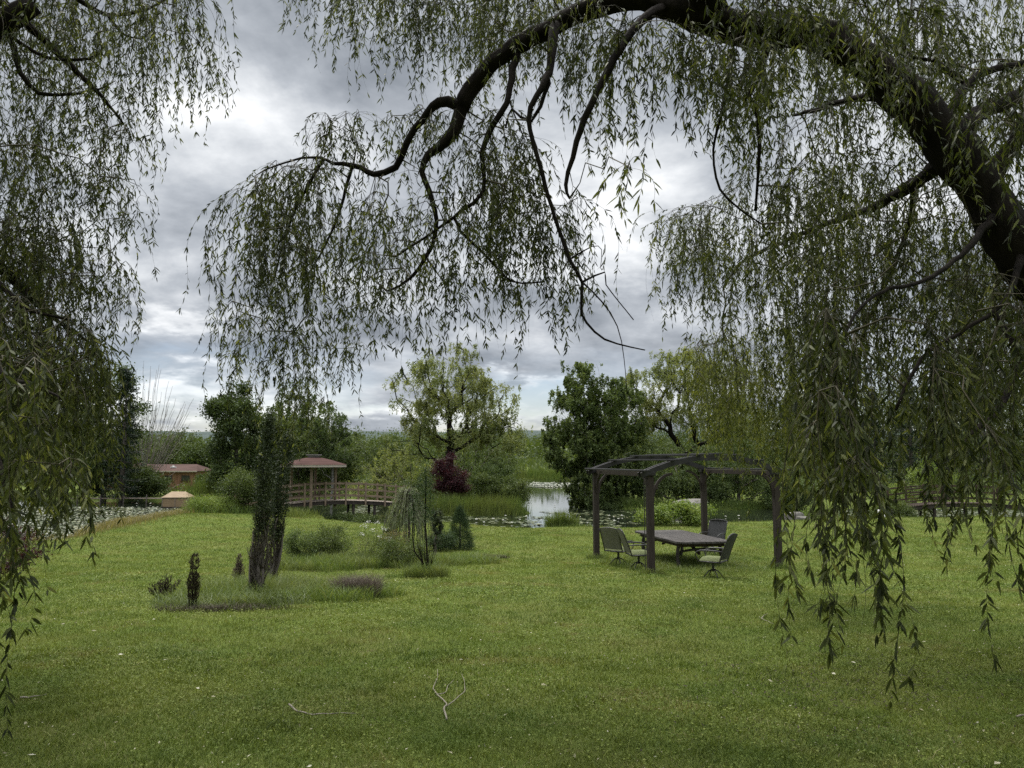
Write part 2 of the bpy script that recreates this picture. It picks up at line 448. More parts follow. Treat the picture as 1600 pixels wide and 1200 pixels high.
def blades(mb, base, h, w, lean, rnd, az=None, seg=2, rng=R):
    """grass blades: bent strips ending in a point"""
    n = len(base)
    az = rng.uniform(0, 2 * pi, n) if az is None else az
    d = np.stack([np.cos(az), np.sin(az), 0 * az], -1)
    fa = rng.uniform(0, 2 * pi, n)
    s = np.stack([np.cos(fa), np.sin(fa), 0 * fa], -1)
    h = np.broadcast_to(h, (n,))[:, None]; w = np.broadcast_to(w, (n,))[:, None]; ln = np.broadcast_to(lean, (n,))[:, None]
    up = A((0, 0, 1.))
    if seg == 1:
        tip = base + up * h + d * ln * h
        v = np.stack([base - s * w / 2, base + s * w / 2, tip], 1).reshape(-1, 3)
        i = np.arange(n) * 3
        mb.add(v, None, np.stack([i, i + 1, i + 2], -1), rnd)
    else:
        m = base + up * h * .55 + d * ln * h * .3
        tip = base + up * h * .95 + d * ln * h
        v = np.stack([base - s * w / 2, base + s * w / 2, m + s * w * .4, m - s * w * .4, tip], 1).reshape(-1, 3)
        i = np.arange(n) * 5; v0 = mb.n
        mb.add(v, np.stack([i, i + 1, i + 2, i + 3], -1), None, rnd)
        mb.t.append(np.stack([i + 3, i + 2, i + 4], -1) + v0); mb.rt.append(rnd)


# ------------------------------------------------------------------ branching
def colonize(seeds, spar, sgiven, attr, step, bf=.35, arch=.08, jit=.06, rng=R, root=None):
    """joins every attractor to the nearest standing node (minimum-wire tree); returns positions, parents, tip index of each attractor"""
    n0 = len(seeds)
    cap = n0 + 64 + int(len(attr) * 14)
    pos = np.zeros((cap, 3)); par = np.full(cap, -1); path = np.zeros(cap)
    pos[:n0] = seeds; par[:n0] = spar
    for i in range(n0):
        if spar[i] >= 0: path[i] = path[spar[i]] + np.linalg.norm(pos[i] - pos[spar[i]])
    n = n0; tips = np.zeros(len(attr), int)
    d0 = np.min(np.linalg.norm(attr[:, None] - seeds[None], axis=2), axis=1)
    for a in np.argsort(d0):
        p = attr[a]
        cost = np.linalg.norm(pos[:n] - p, axis=1) + bf * path[:n]
        j = int(np.argmin(cost)); L = np.linalg.norm(p - pos[j])
        k = int(min(12, max(1, math.ceil(L / step))))
        prev = j; start = pos[j].copy()
        for m in range(1, k + 1):
            if n >= cap - 2: break
            f = m / k
            q = start + (p - start) * f
            if m < k:
                q = q + A((0, 0, arch * L * sin(pi * f))) + rng.normal(size=3) * jit * min(L, step * 2)
            pos[n] = q; par[n] = prev; path[n] = path[prev] + np.linalg.norm(q - pos[prev]); prev = n; n += 1
        tips[a] = prev
    return pos[:n], par[:n], tips


def pipe(par, r0, e=2.3):
    n = len(par); acc = np.zeros(n)
    kids = np.bincount(par[par >= 0], minlength=n)
    acc[kids == 0] = r0 ** e
    for i in range(n - 1, 0, -1):
        if par[i] >= 0: acc[par[i]] += acc[i]
    return acc ** (1 / e)


def order_safe(pos, par, rad):
    return pos, par, rad


def limbs_mesh(mb, pos, par, rad, k=5, skip=None, rnd=.5, minr=0.0):
    n = len(par); kids = [[] for _ in range(n)]
    for i in range(n):
        if par[i] >= 0: kids[par[i]].append(i)
    starts = [i for i in range(n) if par[i] < 0]
    stack = [(None, s) for s in starts]
    while stack:
        p, c = stack.pop()
        ch = [] if p is None else [p]
        rr = [] if p is None else [min(rad[p], rad[c] * 1.15)]
        while True:
            ch.append(c); rr.append(rad[c])
            if not kids[c]: break
            ks = sorted(kids[c], key=lambda q: -rad[q])
            for o in ks[1:]: stack.append((c, o))
            c = ks[0]
        if len(ch) < 2: continue
        if max(rr) < minr: continue
        if skip is not None and all(skip[q] for q in ch): continue
        rr = A(rr); rr[-1] *= .6
        kk = 4 if rr.max() < .02 else (k if rr.max() < .12 else 10)
        mb.tube(pos[ch], rr, kk, rnd, cap=rr.max() > .03)


def sample_ellipsoids(ells, n, shell=.5, rng=R):
    """points inside a union of ellipsoids (cx,cy,cz,rx,ry,rz), thicker towards the rim"""
    vol = A([e[3] * e[4] * e[5] for e in ells]) ** .8; vol /= vol.sum()
    which = rng.choice(len(ells), n, p=vol)
    E = A(ells, float)[which]
    d = rdir(n, rng)
    r = rng.uniform(0, 1, n) ** (1 / 3); r = shell * np.maximum(r, rng.uniform(.6, 1.02, n)) + (1 - shell) * r
    return E[:, :3] + d * r[:, None] * E[:, 3:]


def make_tree(name, label, cat, group, base, trunk_pts, trunk_r, ells, n_cl, n_leaf, leaf, spread, mat, bark, droop=0., strand=0.,
              bf=.3, shell=.5, seed=1, step=.6, arch=.05, jit=.08, leafdir='any', r0=None, parent_parts=True, asp=.5, up=.4, crown_name='crown'):
    """base: world point; trunk_pts, ells relative to it"""
    rng = np.random.default_rng(seed)
    if base[1] > 40:
        n_cl = int(n_cl * 1.7); n_leaf = int(n_leaf * 2.1); bf = bf + .3; spread = spread * .85
    root = empty(name, base, 0, label, cat, group)
    tp = A(trunk_pts, float)
    # refine trunk
    seg = []
    for i in range(len(tp) - 1):
        k = max(2, int(np.linalg.norm(tp[i + 1] - tp[i]) / step))
        for m in range(k): seg.append(tp[i] + (tp[i + 1] - tp[i]) * m / k)
    seg.append(tp[-1]); seg = A(seg)
    seg[1:-1, :2] += rng.normal(size=(len(seg) - 2, 2)) * .03 * step
    att = sample_ellipsoids(ells, n_cl, shell, rng)
    att[:, 2] = np.maximum(att[:, 2], .15)
    # seeds: upper 70 percent of the trunk may branch
    pos, par, tips = colonize(seg, np.arange(len(seg)) - 1, None, att, step, bf, arch, jit, rng)
    rad = pipe(par, 1.0, 1.9)
    sc = trunk_r / rad[0]
    rad = np.maximum(rad * sc, r0 or trunk_r * .035)
    rad[0] *= 1.25
    tb = MB(); limbs_mesh(tb, pos, par, rad)
    tb.build('trunk', bark, root, True)
    per = rng.multinomial(n_leaf, rng.dirichlet(np.full(n_cl, 3.0)))
    idx = np.repeat(np.arange(n_cl), per); n = len(idx)
    c = att[idx] + rng.normal(size=(n, 3)) * spread * A((1, 1, .75))
    # part of the leaves along the last twig
    tw = rng.random(n) < .3
    pp = pos[par[tips[idx]]]
    f = rng.random(n)[:, None]
    c = np.where(tw[:, None], att[idx] + (pp - att[idx]) * f + rng.normal(size=(n, 3)) * spread * .4, c)
    if strand > 0:
        st = rng.integers(0, 7, n)
        off = rng.normal(size=(n_cl, 7, 3)) * spread * A((1, 1, .5))
        ln = strand * rng.uniform(.25, 1.0, (n_cl, 7))
        c = att[idx] + off[idx, st] + A((0, 0, -1.)) * (rng.random(n) * ln[idx, st])[:, None] + rng.normal(size=(n, 3)) * .05
    d = rdir(n, rng) + A((0, 0, -1.)) * droop
    nr = rdir(n, rng) + A((0, 0, 1.)) * up
    L = leaf * rng.uniform(.6, 1.35, n)
    # each clump has its own tone, with a spread from leaf to leaf
    tone = np.clip(rng.normal(.45, .2, n_cl)[idx] + rng.normal(0, .16, n), 0, 1)
    cb = MB(); kites(cb, c, d, nr, L, L * asp, tone)
    cb.build(crown_name, mat, root)
    return root


# ------------------------------------------------------------------ world, sun, camera
SUN_EL, SUN_AZ = 60, -25         # azimuth from +Y towards +X
def world():
    w = bpy.data.worlds.new('World'); scene.world = w; w.use_nodes = True
    nt = w.node_tree; nt.nodes.clear()
    out = nt.nodes.new('ShaderNodeOutputWorld'); bg = nt.nodes.new('ShaderNodeBackground')
    sky = nt.nodes.new('ShaderNodeTexSky'); sky.sky_type = 'NISHITA'; sky.sun_disc = False
    sky.sun_elevation = radians(SUN_EL); sky.sun_rotation = radians(SUN_AZ)
    tc = nt.nodes.new('ShaderNodeTexCoord').outputs['Generated']
    sp = nt.nodes.new('ShaderNodeSeparateXYZ'); nt.links.new(tc, sp.inputs[0])
    z = math_(nt, 'MAXIMUM', sp.outputs[2], 0.0)
    zz = math_(nt, 'ADD', z, .24)
    cb = nt.nodes.new('ShaderNodeCombineXYZ')
    nt.links.new(math_(nt, 'DIVIDE', sp.outputs[0], zz), cb.inputs[0]); nt.links.new(math_(nt, 'DIVIDE', sp.outputs[1], zz), cb.inputs[1])
    uv = cb.outputs[0]
    n1 = noise(nt, 1.9, 9, .55, uv, .3)
    n2 = noise(nt, 5.5, 8, .6, uv, .2)
    # ragged warp of the direction
    wn = nt.nodes.new('ShaderNodeTexNoise'); wn.inputs['Scale'].default_value = 2.4; wn.inputs['Detail'].default_value = 6
    wn.inputs['Roughness'].default_value = .6; nt.links.new(uv, wn.inputs['Vector'])
    sub = nt.nodes.new('ShaderNodeVectorMath'); sub.operation = 'SUBTRACT'; nt.links.new(wn.outputs['Color'], sub.inputs[0]); sub.inputs[1].default_value = (.5, .5, .5)
    scl = nt.nodes.new('ShaderNodeVectorMath'); scl.operation = 'MULTIPLY'; nt.links.new(sub.outputs[0], scl.inputs[0]); scl.inputs[1].default_value = (.36, .1, .2)
    wd = nt.nodes.new('ShaderNodeVectorMath'); wd.operation = 'ADD'; nt.links.new(tc, wd.inputs[0]); nt.links.new(scl.outputs[0], wd.inputs[1])

    def lobe(px, py, rx, rz, amp):
        d = unit(A([float(k) for k in ray(px, py)]))
        s = nt.nodes.new('ShaderNodeVectorMath'); s.operation = 'SUBTRACT'; nt.links.new(wd.outputs[0], s.inputs[0]); s.inputs[1].default_value = tuple(d)
        m = nt.nodes.new('ShaderNodeVectorMath'); m.operation = 'MULTIPLY'; nt.links.new(s.outputs[0], m.inputs[0])
        m.inputs[1].default_value = (F / rx, F / rx, F / rz)
        l = nt.nodes.new('ShaderNodeVectorMath'); l.operation = 'DOT_PRODUCT'; nt.links.new(m.outputs[0], l.inputs[0]); nt.links.new(m.outputs[0], l.inputs[1])
        e = math_(nt, 'POWER', 2.71828, math_(nt, 'MULTIPLY', l.outputs['Value'], -1.0))
        return math_(nt, 'MULTIPLY', e, amp)
    B = math_(nt, 'ADD', math_(nt, 'MULTIPLY', n1, 1.75), -.43)
    B = math_(nt, 'ADD', B, math_(nt, 'MULTIPLY', math_(nt, 'SUBTRACT', n2, .5), .55))
    for a in LOBES: B = math_(nt, 'ADD', B, lobe(*a))
    cl = ramp(nt, B, [(0, (.100, .112, .129)), (.25, (.150, .165, .187)), (.5, (.245, .262, .286)), (.75, (.39, .404, .420)), (1, (.56, .565, .57))])
    # overhead sky boosted well past a real overcast, fill added for the ground
    up = math_(nt, 'MULTIPLY', math_(nt, 'SUBTRACT', sp.outputs[2], .56, ), 2.6, True)
    cl = mixc(nt, up, cl, ZEN)
    # blue gaps low down
    gap = nt.nodes.new('ShaderNodeMapRange'); gap.inputs[1].default_value = .0; gap.inputs[2].default_value = .16; gap.inputs[3].default_value = 1; gap.inputs[4].default_value = 0
    nt.links.new(sp.outputs[2], gap.inputs[0])
    gn = ramp(nt, noise(nt, 1.0, 7, .55, uv, .2), [(.47, (0, 0, 0)), (.55, (1, 1, 1))])
    gm = math_(nt, 'MULTIPLY', gap.outputs[0], gn)
    gm = math_(nt, 'ADD', gm, math_(nt, 'ADD', lobe(845, 634, 80, 26, 1.0), math_(nt, 'ADD', lobe(585, 632, 60, 22, .7), lobe(285, 545, 70, 18, .35))), True)
    sk = mixc(nt, 1.0, sky.outputs[0], (.05, .05, .053), 'MULTIPLY')
    col = mixc(nt, math_(nt, 'MULTIPLY', gm, .85), cl, sk)
    nt.links.new(col, bg.inputs[0]); bg.inputs[1].default_value = 1.0
    nt.links.new(bg.outputs[0], out.inputs[0])


ZEN = (1.72, 1.74, 1.80)
LOBES = [(400, 205, 110, 60, .36), (960, 360, 130, 75, .46), (700, 300, 200, 120, .06), (280, 480, 120, 14, .3), (260, 610, 160, 26, .4), (300, 400, 120, 70, -.12), (420, 80, 260, 90, -.1),
         (950, 490, 160, 40, -.1), (840, 605, 70, 14, .5), (300, 540, 140, 25, -.18), (640, 640, 600, 24, .42), (230, 590, 120, 16, .2), (1300, 300, 300, 250, .12), (60, 350, 160, 250, .08)]
world()
sun = bpy.data.lights.new('sun', 'SUN'); sun.energy = 1.5; sun.angle = radians(14); sun.color = (1, .95, .86)
so = bpy.data.objects.new('sun', sun); COL.objects.link(so)
az, el = radians(SUN_AZ), radians(SUN_EL)
so.rotation_euler = Vector((sin(az) * cos(el), cos(az) * cos(el), sin(el))).to_track_quat('Z', 'Y').to_euler()

cam = bpy.data.cameras.new('camera'); cam.sensor_width = 36; cam.lens = 36 * F / 1600; cam.clip_end = 8000; cam.clip_start = .05
co = bpy.data.objects.new('camera', cam); COL.objects.link(co)
co.location = (0, 0, EYE); co.rotation_euler = (pi / 2 + PITCH, 0, 0)
scene.camera = co
scene.view_settings.view_transform = 'Standard'; scene.view_settings.look = 'None'
scene.view_settings.exposure = 1.1; scene.view_settings.gamma = 1
scene.render.engine = 'CYCLES'
cy = scene.cycles
cy.use_denoising = False; cy.max_bounces = 6; cy.diffuse_bounces = 3; cy.glossy_bounces = 2; cy.transmission_bounces = 3; cy.transparent_max_bounces = 4
cy.caustics_reflective = False; cy.caustics_refractive = False
cy.sample_clamp_indirect = 4; cy.sample_clamp_direct = 8
cy.use_adaptive_sampling = True; cy.adaptive_threshold = .01


# ------------------------------------------------------------------ ground, water, hills
def ground():
    ys = np.concatenate([np.arange(-30, 0, 1.5), np.arange(0, 30, .35), np.arange(30, 75, .45), np.arange(75, 165, 1.2), np.geomspace(165, 4000, 40)])
    t = np.linspace(-1, 1, 301)
    xs = np.sign(t) * (np.abs(t) * 55 + np.abs(t) ** 6 * 2500)
    X, Y = np.meshgrid(xs, ys)
    Z = G(X, Y)
    v = np.stack([X, Y, Z], -1).reshape(-1, 3)
    nx = len(xs); i = np.arange(len(ys) - 1)[:, None]; j = np.arange(nx - 1)[None]
    q = np.stack([i * nx + j, i * nx + j + 1, (i + 1) * nx + j + 1, (i + 1) * nx + j], -1).reshape(-1, 4)
    mb = MB(); mb.add(v, q); tag(mb.build('ground', M['ground'], None, True), kind='structure')
    wb = MB(); wb.add([(-200, 18, WATER), (200, 18, WATER), (200, 170, WATER), (-200, 170, WATER)], [(0, 1, 2, 3)])
    tag(wb.build('pond_water', M['water']), kind='structure')
    hb = MB()
    xs = np.linspace(-2200, 2200, 240)
    prof = 89 + 2 * np.sin(xs / 260 + 1) + 1.2 * np.sin(xs / 90) + 1.2 * np.sin(xs / 23) + R.normal(size=240) * .6
    rows = []
    for f, dy in ((0, 0), (.45, 260), (.8, 480), (1, 640), (.9, 900)):
        rows.append(np.stack([xs, np.full(240, 1500.) + dy, -6 + prof * f], -1))
    v = np.concatenate(rows); i = np.arange(4)[:, None]; j = np.arange(239)[None]
    hb.add(v, np.stack([i * 240 + j, i * 240 + j + 1, (i + 1) * 240 + j + 1, (i + 1) * 240 + j], -1).reshape(-1, 4))
    tag(hb.build('hills', M['hill'], None, True), kind='structure')


ground()


def lawn():
    mb = MB()
    # blade density falls off with distance, blade width grows with it
    N = 1250000
    dd = np.linspace(2.4, 50, 4000)
    pdf = (dd * 1.5 + 2) * np.minimum(1, 5.5 / dd) ** 1.35; cdf = np.cumsum(pdf); cdf /= cdf[-1]
    D = np.interp(R.random(N), cdf, dd)
    x = (R.random(N) - .5) * (1.5 * D + 2)
    sd = pond_sd(x, D)
    keep = sd > .25
    x, D, sd = x[keep], D[keep], sd[keep]
    z = G(x, D, sd)
    b = np.stack([x, D, z - .004], -1)
    n = len(x)
    rnd = np.clip(R.normal(.45, .28, n), 0, .92); rnd[R.random(n) < .03] = 1
    h = R.uniform(.018, .05, n) * (1 + .25 * np.clip((D - 8) / 12, 0, 1)); w = .0042 * np.maximum(1, D / 5.5) ** .85
    w = w * R.uniform(.6, 1.4, n)
    cl = np.sin(x * 7.1 + 1.8 * np.sin(D * 3.3)) * np.sin(D * 6.3 + 1.5 * np.sin(x * 2.7)) + .6 * np.sin(x * 2.1 + D * 1.4) * np.sin(D * 2.6 - x)
    h = h * (1 + .5 * np.clip(cl, 0, 1.2)); h = np.where(R.random(n) < .006, h * 1.8, h)
    rnd = np.clip(rnd - .12 * cl, 0, 1)
    near = D < 9
    blades(mb, b[near], h[near], w[near], R.uniform(.2, 1.4, near.sum()), rnd[near])
    far = ~near
    blades(mb, b[far], h[far], w[far], R.uniform(.2, 1.3, far.sum()), rnd[far], seg=1)
    # clover leaflets lie flatter and rounder among the blades
    K = 110000
    Dc = 2.6 + 17 * R.random(K) ** .9
    xc = (R.random(K) - .5) * (1.5 * Dc + 2)
    cl = np.sin(xc * 1.7 + 2 * np.sin(Dc * .9)) + np.sin(Dc * 1.3 + xc * .6) + R.normal(size=K) * .9
    k = cl > .3; xc, Dc = xc[k], Dc[k]; m = len(xc)
    zc = G(xc, Dc)
    c = np.stack([xc, Dc, zc + R.uniform(.015, .045, m)], -1)
    d = rdir(m) * A((1, 1, .25)); L = R.uniform(.012, .025, m) * np.maximum(1, Dc / 9)
    kites(mb, c, d, rdir(m) * .5 + A((0, 0, 1.)), L, L * .9, np.clip(R.normal(.48, .22, m), 0, .9))
    tag(mb.build('lawn_grass', M['grass']), kind='stuff')
    # pale fallen leaves and clover heads
    lb = MB(); K = 4200
    Dl = 3 + 24 * R.random(K) ** 1.1; xl = (R.random(K) - .5) * (1.5 * Dl + 1)
    zl = G(xl, Dl); c = np.stack([xl, Dl, zl + R.uniform(.02, .05, K)], -1)
    L = R.uniform(.010, .034, K) * np.where(R.random(K) < .12, 1.7, .8)
    kites(lb, c, rdir(K) * A((1, 1, .3)), rdir(K) * .6 + A((0, 0, 1.)), L, L * R.uniform(.25, .7, K), R.random(K))
    tag(lb.build('fallen_leaves', M['litter']), kind='stuff')


lawn()


# ------------------------------------------------------------------ near willows
def strands(tb, lb, centers, lens, outd, rng, leafL, leafW, spacing, per=(3, 6), spread=.16, twr=.0022, bare=.05, sway=.05, leafless_top=.12, wind=(0, 0, 0), tone=None):
    """hanging shoots from each clump centre, with their leaves"""
    cnt = rng.integers(per[0], per[1] + 1, len(centers))
    ci = np.repeat(np.arange(len(centers)), cnt); S = len(ci); Pn = 13
    L = lens[ci] * rng.uniform(.45, 1.05, S)
    t = np.linspace(0, 1, Pn)
    c0 = centers[ci]
    off = rng.normal(size=(S, 3)) * spread * A((1, 1, .35))
    out = unit(outd[ci] + rng.normal(size=(S, 3)) * .5)
    ease = (1 - np.exp(-5 * t))[None, :, None]
    pts = c0[:, None] + off[:, None] * ease
    reach = np.minimum(.35, L * .22)[:, None, None]
    pts = pts + out[:, None] * A((1, 1, .25)) * reach * ease
    pts[:, :, 2] -= L[:, None] * (t + .0 * t)[None] ** 1.12
    ph = rng.uniform(0, 2 * pi, (S, 2)); fr = rng.uniform(3, 8, (S, 2))
    am = sway * np.minimum(L, 1.5)
    for k in (0, 1):
        pts[:, :, k] += am[:, None] * np.sin(fr[:, k:k + 1] * t[None] + ph[:, k:k + 1]) * t[None]
    pts += A(wind)[None, None] * (t ** 2)[None, :, None] * L[:, None, None]
    # stems: three-sided tubes, one batch
    r = twr * (1.25 - t)[None, :, None] * np.ones((S, 1, 1))
    aa = np.arange(3) / 3 * 2 * pi
    ring = pts[:, :, None] + r[..., None] * np.stack([np.cos(aa), np.sin(aa), 0 * aa], -1)[None, None]
    base = (np.arange(S) * Pn * 3)[:, None, None]; i = np.arange(Pn - 1)[None, :, None] * 3; j = np.arange(3)[None, None]
    q = np.stack([base + i + j, base + i + (j + 1) % 3, base + i + 3 + (j + 1) % 3, base + i + 3 + j], -1).reshape(-1, 4)
    tb.add(ring.reshape(-1, 3), q)
    nl = np.maximum(2, (L / spacing * rng.uniform(.7, 1.15, S))).astype(int)
    nl[rng.random(S) < bare] = 0
    si = np.repeat(np.arange(S), nl); n = len(si)
    tt = leafless_top + (1 - leafless_top) * rng.random(n)
    # leaves gather in tufts along the shoot
    tt = np.clip(tt + .02 * np.sin(tt * 40 + ph[si, 0]), 0, .999)
    f = tt * (Pn - 1); k = np.minimum(f.astype(int), Pn - 2); fr_ = (f - k)[:, None]
    p = pts[si, k] * (1 - fr_) + pts[si, k + 1] * fr_
    T = unit(pts[si, k + 1] - pts[si, k])
    side = rdir(n, rng) * A((1, 1, .4))
    d = T * .75 + side * rng.uniform(.3, 1.35, n)[:, None] + A((0, 0, -.2))
    LL = leafL * rng.uniform(.5, 1.2, n)
    tn = np.clip(rng.normal(.4, .18, len(centers))[ci][si] + rng.normal(0, .24, n), 0, 1)
    lances(lb, p, d, rdir(n, rng), LL, leafW * rng.uniform(.7, 1.25, n), tn)


def fromspec(spec, rng):
    """curtain spec -> clump centres, lengths"""
    C = []; Ls = []
    for (poly_t, poly_b, Dr, n) in spec['rows']:
        poly_t = A(poly_t, float); poly_b = A(poly_b, float)
        kc = rng.uniform(poly_t[0, 0], poly_t[-1, 0], max(3, int(n / 2.2)))
        x = np.where(rng.random(n) < .72, kc[rng.integers(0, len(kc), n)] + rng.normal(size=n) * 9, rng.uniform(poly_t[0, 0], poly_t[-1, 0], n))
        if spec.get('clump', 0):
            x = x + rng.normal(size=n) * spec['clump']
        D = rng.uniform(Dr[0], Dr[1], n)
        yt = np.interp(x, poly_t[:, 0], poly_t[:, 1]) + rng.uniform(0, 1, n) ** 1.3 * np.interp(x, poly_t[:, 0], poly_t[:, 2])
        yb = np.interp(x, poly_b[:, 0], poly_b[:, 1]) - rng.uniform(0, 1.15, n) ** 1.3 * np.interp(x, poly_b[:, 0], poly_b[:, 2])
        mn = 45
        yb = np.maximum(yb, yt + mn)
        yb = np.minimum(yb, yt + 3.2 / D * F)
        C.append(P(x, yt, D)); Ls.append((yb - yt) / F * D)
    return np.concatenate(C), np.concatenate(Ls)


def pw(*pts):
    """(px, py, D, thickness px) points as (x, y, z, radius)"""
    return [(*P(a, b, c), d / 2 / F * c) for a, b, c, d in pts]


def traced(lines):
    """limbs traced as (px, py, D, thickness px) -> nodes with parents and radii"""
    pos = []; par = []; rad = []
    for ln in lines:
        pts = A(ln['p'], float)
        w = P(pts[:, 0], pts[:, 1], pts[:, 2]) if not ln.get('world') else pts[:, :3]
        rr = pts[:, 3] / 2 / F * pts[:, 2] if not ln.get('world') else pts[:, 3]
        # smooth subdivision (Catmull-Rom)
        n = len(w); e = np.vstack([2 * w[0] - w[1], w, 2 * w[-1] - w[-2]])
        out = []; ro = []
        for i in range(n - 1):
            p0, p1, p2, p3 = e[i], e[i + 1], e[i + 2], e[i + 3]
            k = max(2, int(np.linalg.norm(p2 - p1) / .1))
            for m in range(k):
                s = m / k
                out.append(.5 * (2 * p1 + (p2 - p0) * s + (2 * p0 - 5 * p1 + 4 * p2 - p3) * s * s + (3 * p1 - p0 - 3 * p2 + p3) * s ** 3))
                ro.append(rr[i] + (rr[i + 1] - rr[i]) * s)
        out.append(w[-1]); ro.append(rr[-1])
        out = A(out); ro = A(ro)
        amp = np.minimum(.008, ro * .2)[:, None]
        out[1:-1] += R.normal(size=(len(out) - 2, 3)) * amp[1:-1]
        ro = ro * (1 + .05 * np.sin(np.arange(len(ro)) * .9))
        if pos:
            allp = A(pos); j = int(np.argmin(np.linalg.norm(allp - out[0], axis=1)))
        else: j = -1
        for i in range(len(out)):
            pos.append(out[i]); rad.append(ro[i]); par.append(j if i == 0 else len(pos) - 2)
    return A(pos), A(par), A(rad)


def overhead(n, rng):
    """the part of the crown above and behind the viewer"""
    x = rng.uniform(-8, 9, n * 4); y = rng.uniform(-6, 8, n * 4); z = rng.uniform(5.2, 9.5, n * 4)
    k = z - 1.5 - EYE > .74 * np.maximum(y, 0) + .25
    c = np.stack([x, y, z], 1)[k][:n]
    return c, rng.uniform(.8, 1.5, len(c))


def near_willow(label, group, lines, specs, seed, base):
    rng = np.random.default_rng(seed)
    root = empty('willow_tree', base, 0, label, 'willow tree', group)
    off = A(base)
    sp, spar, srad = traced(lines)
    # limbs: the first line is the trunk, every other its own mesh
    k0 = 0
    for li, ln in enumerate(lines):
        pass
    starts = [i for i in range(len(spar)) if i == 0 or spar[i] != i - 1] + [len(spar)]
    for a, b in zip(starts[:-1], starts[1:]):
        mb = MB()
        pts = sp[a:b]; rr = srad[a:b]
        if a > 0 and np.linalg.norm(sp[spar[a]] - pts[0]) < .5:
            pts = np.vstack([sp[spar[a]], pts]); rr = np.concatenate([[min(srad[spar[a]], rr[0] * 1.1)], rr])
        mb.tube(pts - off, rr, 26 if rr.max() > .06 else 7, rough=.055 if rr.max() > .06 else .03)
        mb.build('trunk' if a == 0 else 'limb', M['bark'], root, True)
    C = []; L = []; SP = []
    for s in specs:
        c, l = overhead(s['over'], rng) if 'over' in s else fromspec(s, rng)
        C.append(c); L.append(l); SP.append(len(c))
    allc = np.concatenate(C)
    pos, par, tips = colonize(sp, spar, None, allc, .3, .12, .10, .10, rng)
    n0 = len(sp)
    rad = pipe(par, .0042, 2.6)
    rad = np.clip(rad, .0035, .028)
    rad[:n0] = srad
    skip = np.zeros(len(pos), bool); skip[:n0] = True
    tb = MB(); fb = MB()
    # twigs only: cut the traced limbs out
    limbs_only = pos - off
    limbs_mesh(tb, limbs_only, np.where(np.arange(len(par)) < n0, -1, par), np.where(np.arange(len(par)) < n0, .012, rad), 5)
    lb = MB()
    k = 0
    for s, c, l in zip(specs, C, L):
        tp = tips[k:k + len(c)]; k += len(c)
        od = unit(c - pos[par[tp]])
        strands(tb, fb if s.get('fresh') else lb, c - off, l, od, rng, s.get('leafL', .085), s.get('leafW', .014), s.get('sp', .027), s.get('per', (3, 6)), s.get('spread', .16),
                s.get('twr', .0022), s.get('bare', .05), s.get('sway', .06), s.get('top', .08), s.get('wind', (0, 0, 0)))
    tb.build('twigs', M['twig'], root)
    lb.build('crown', M['willow'], root)
    if fb.n: fb.build('fresh_shoots', M['willowfresh'], root)
    return root


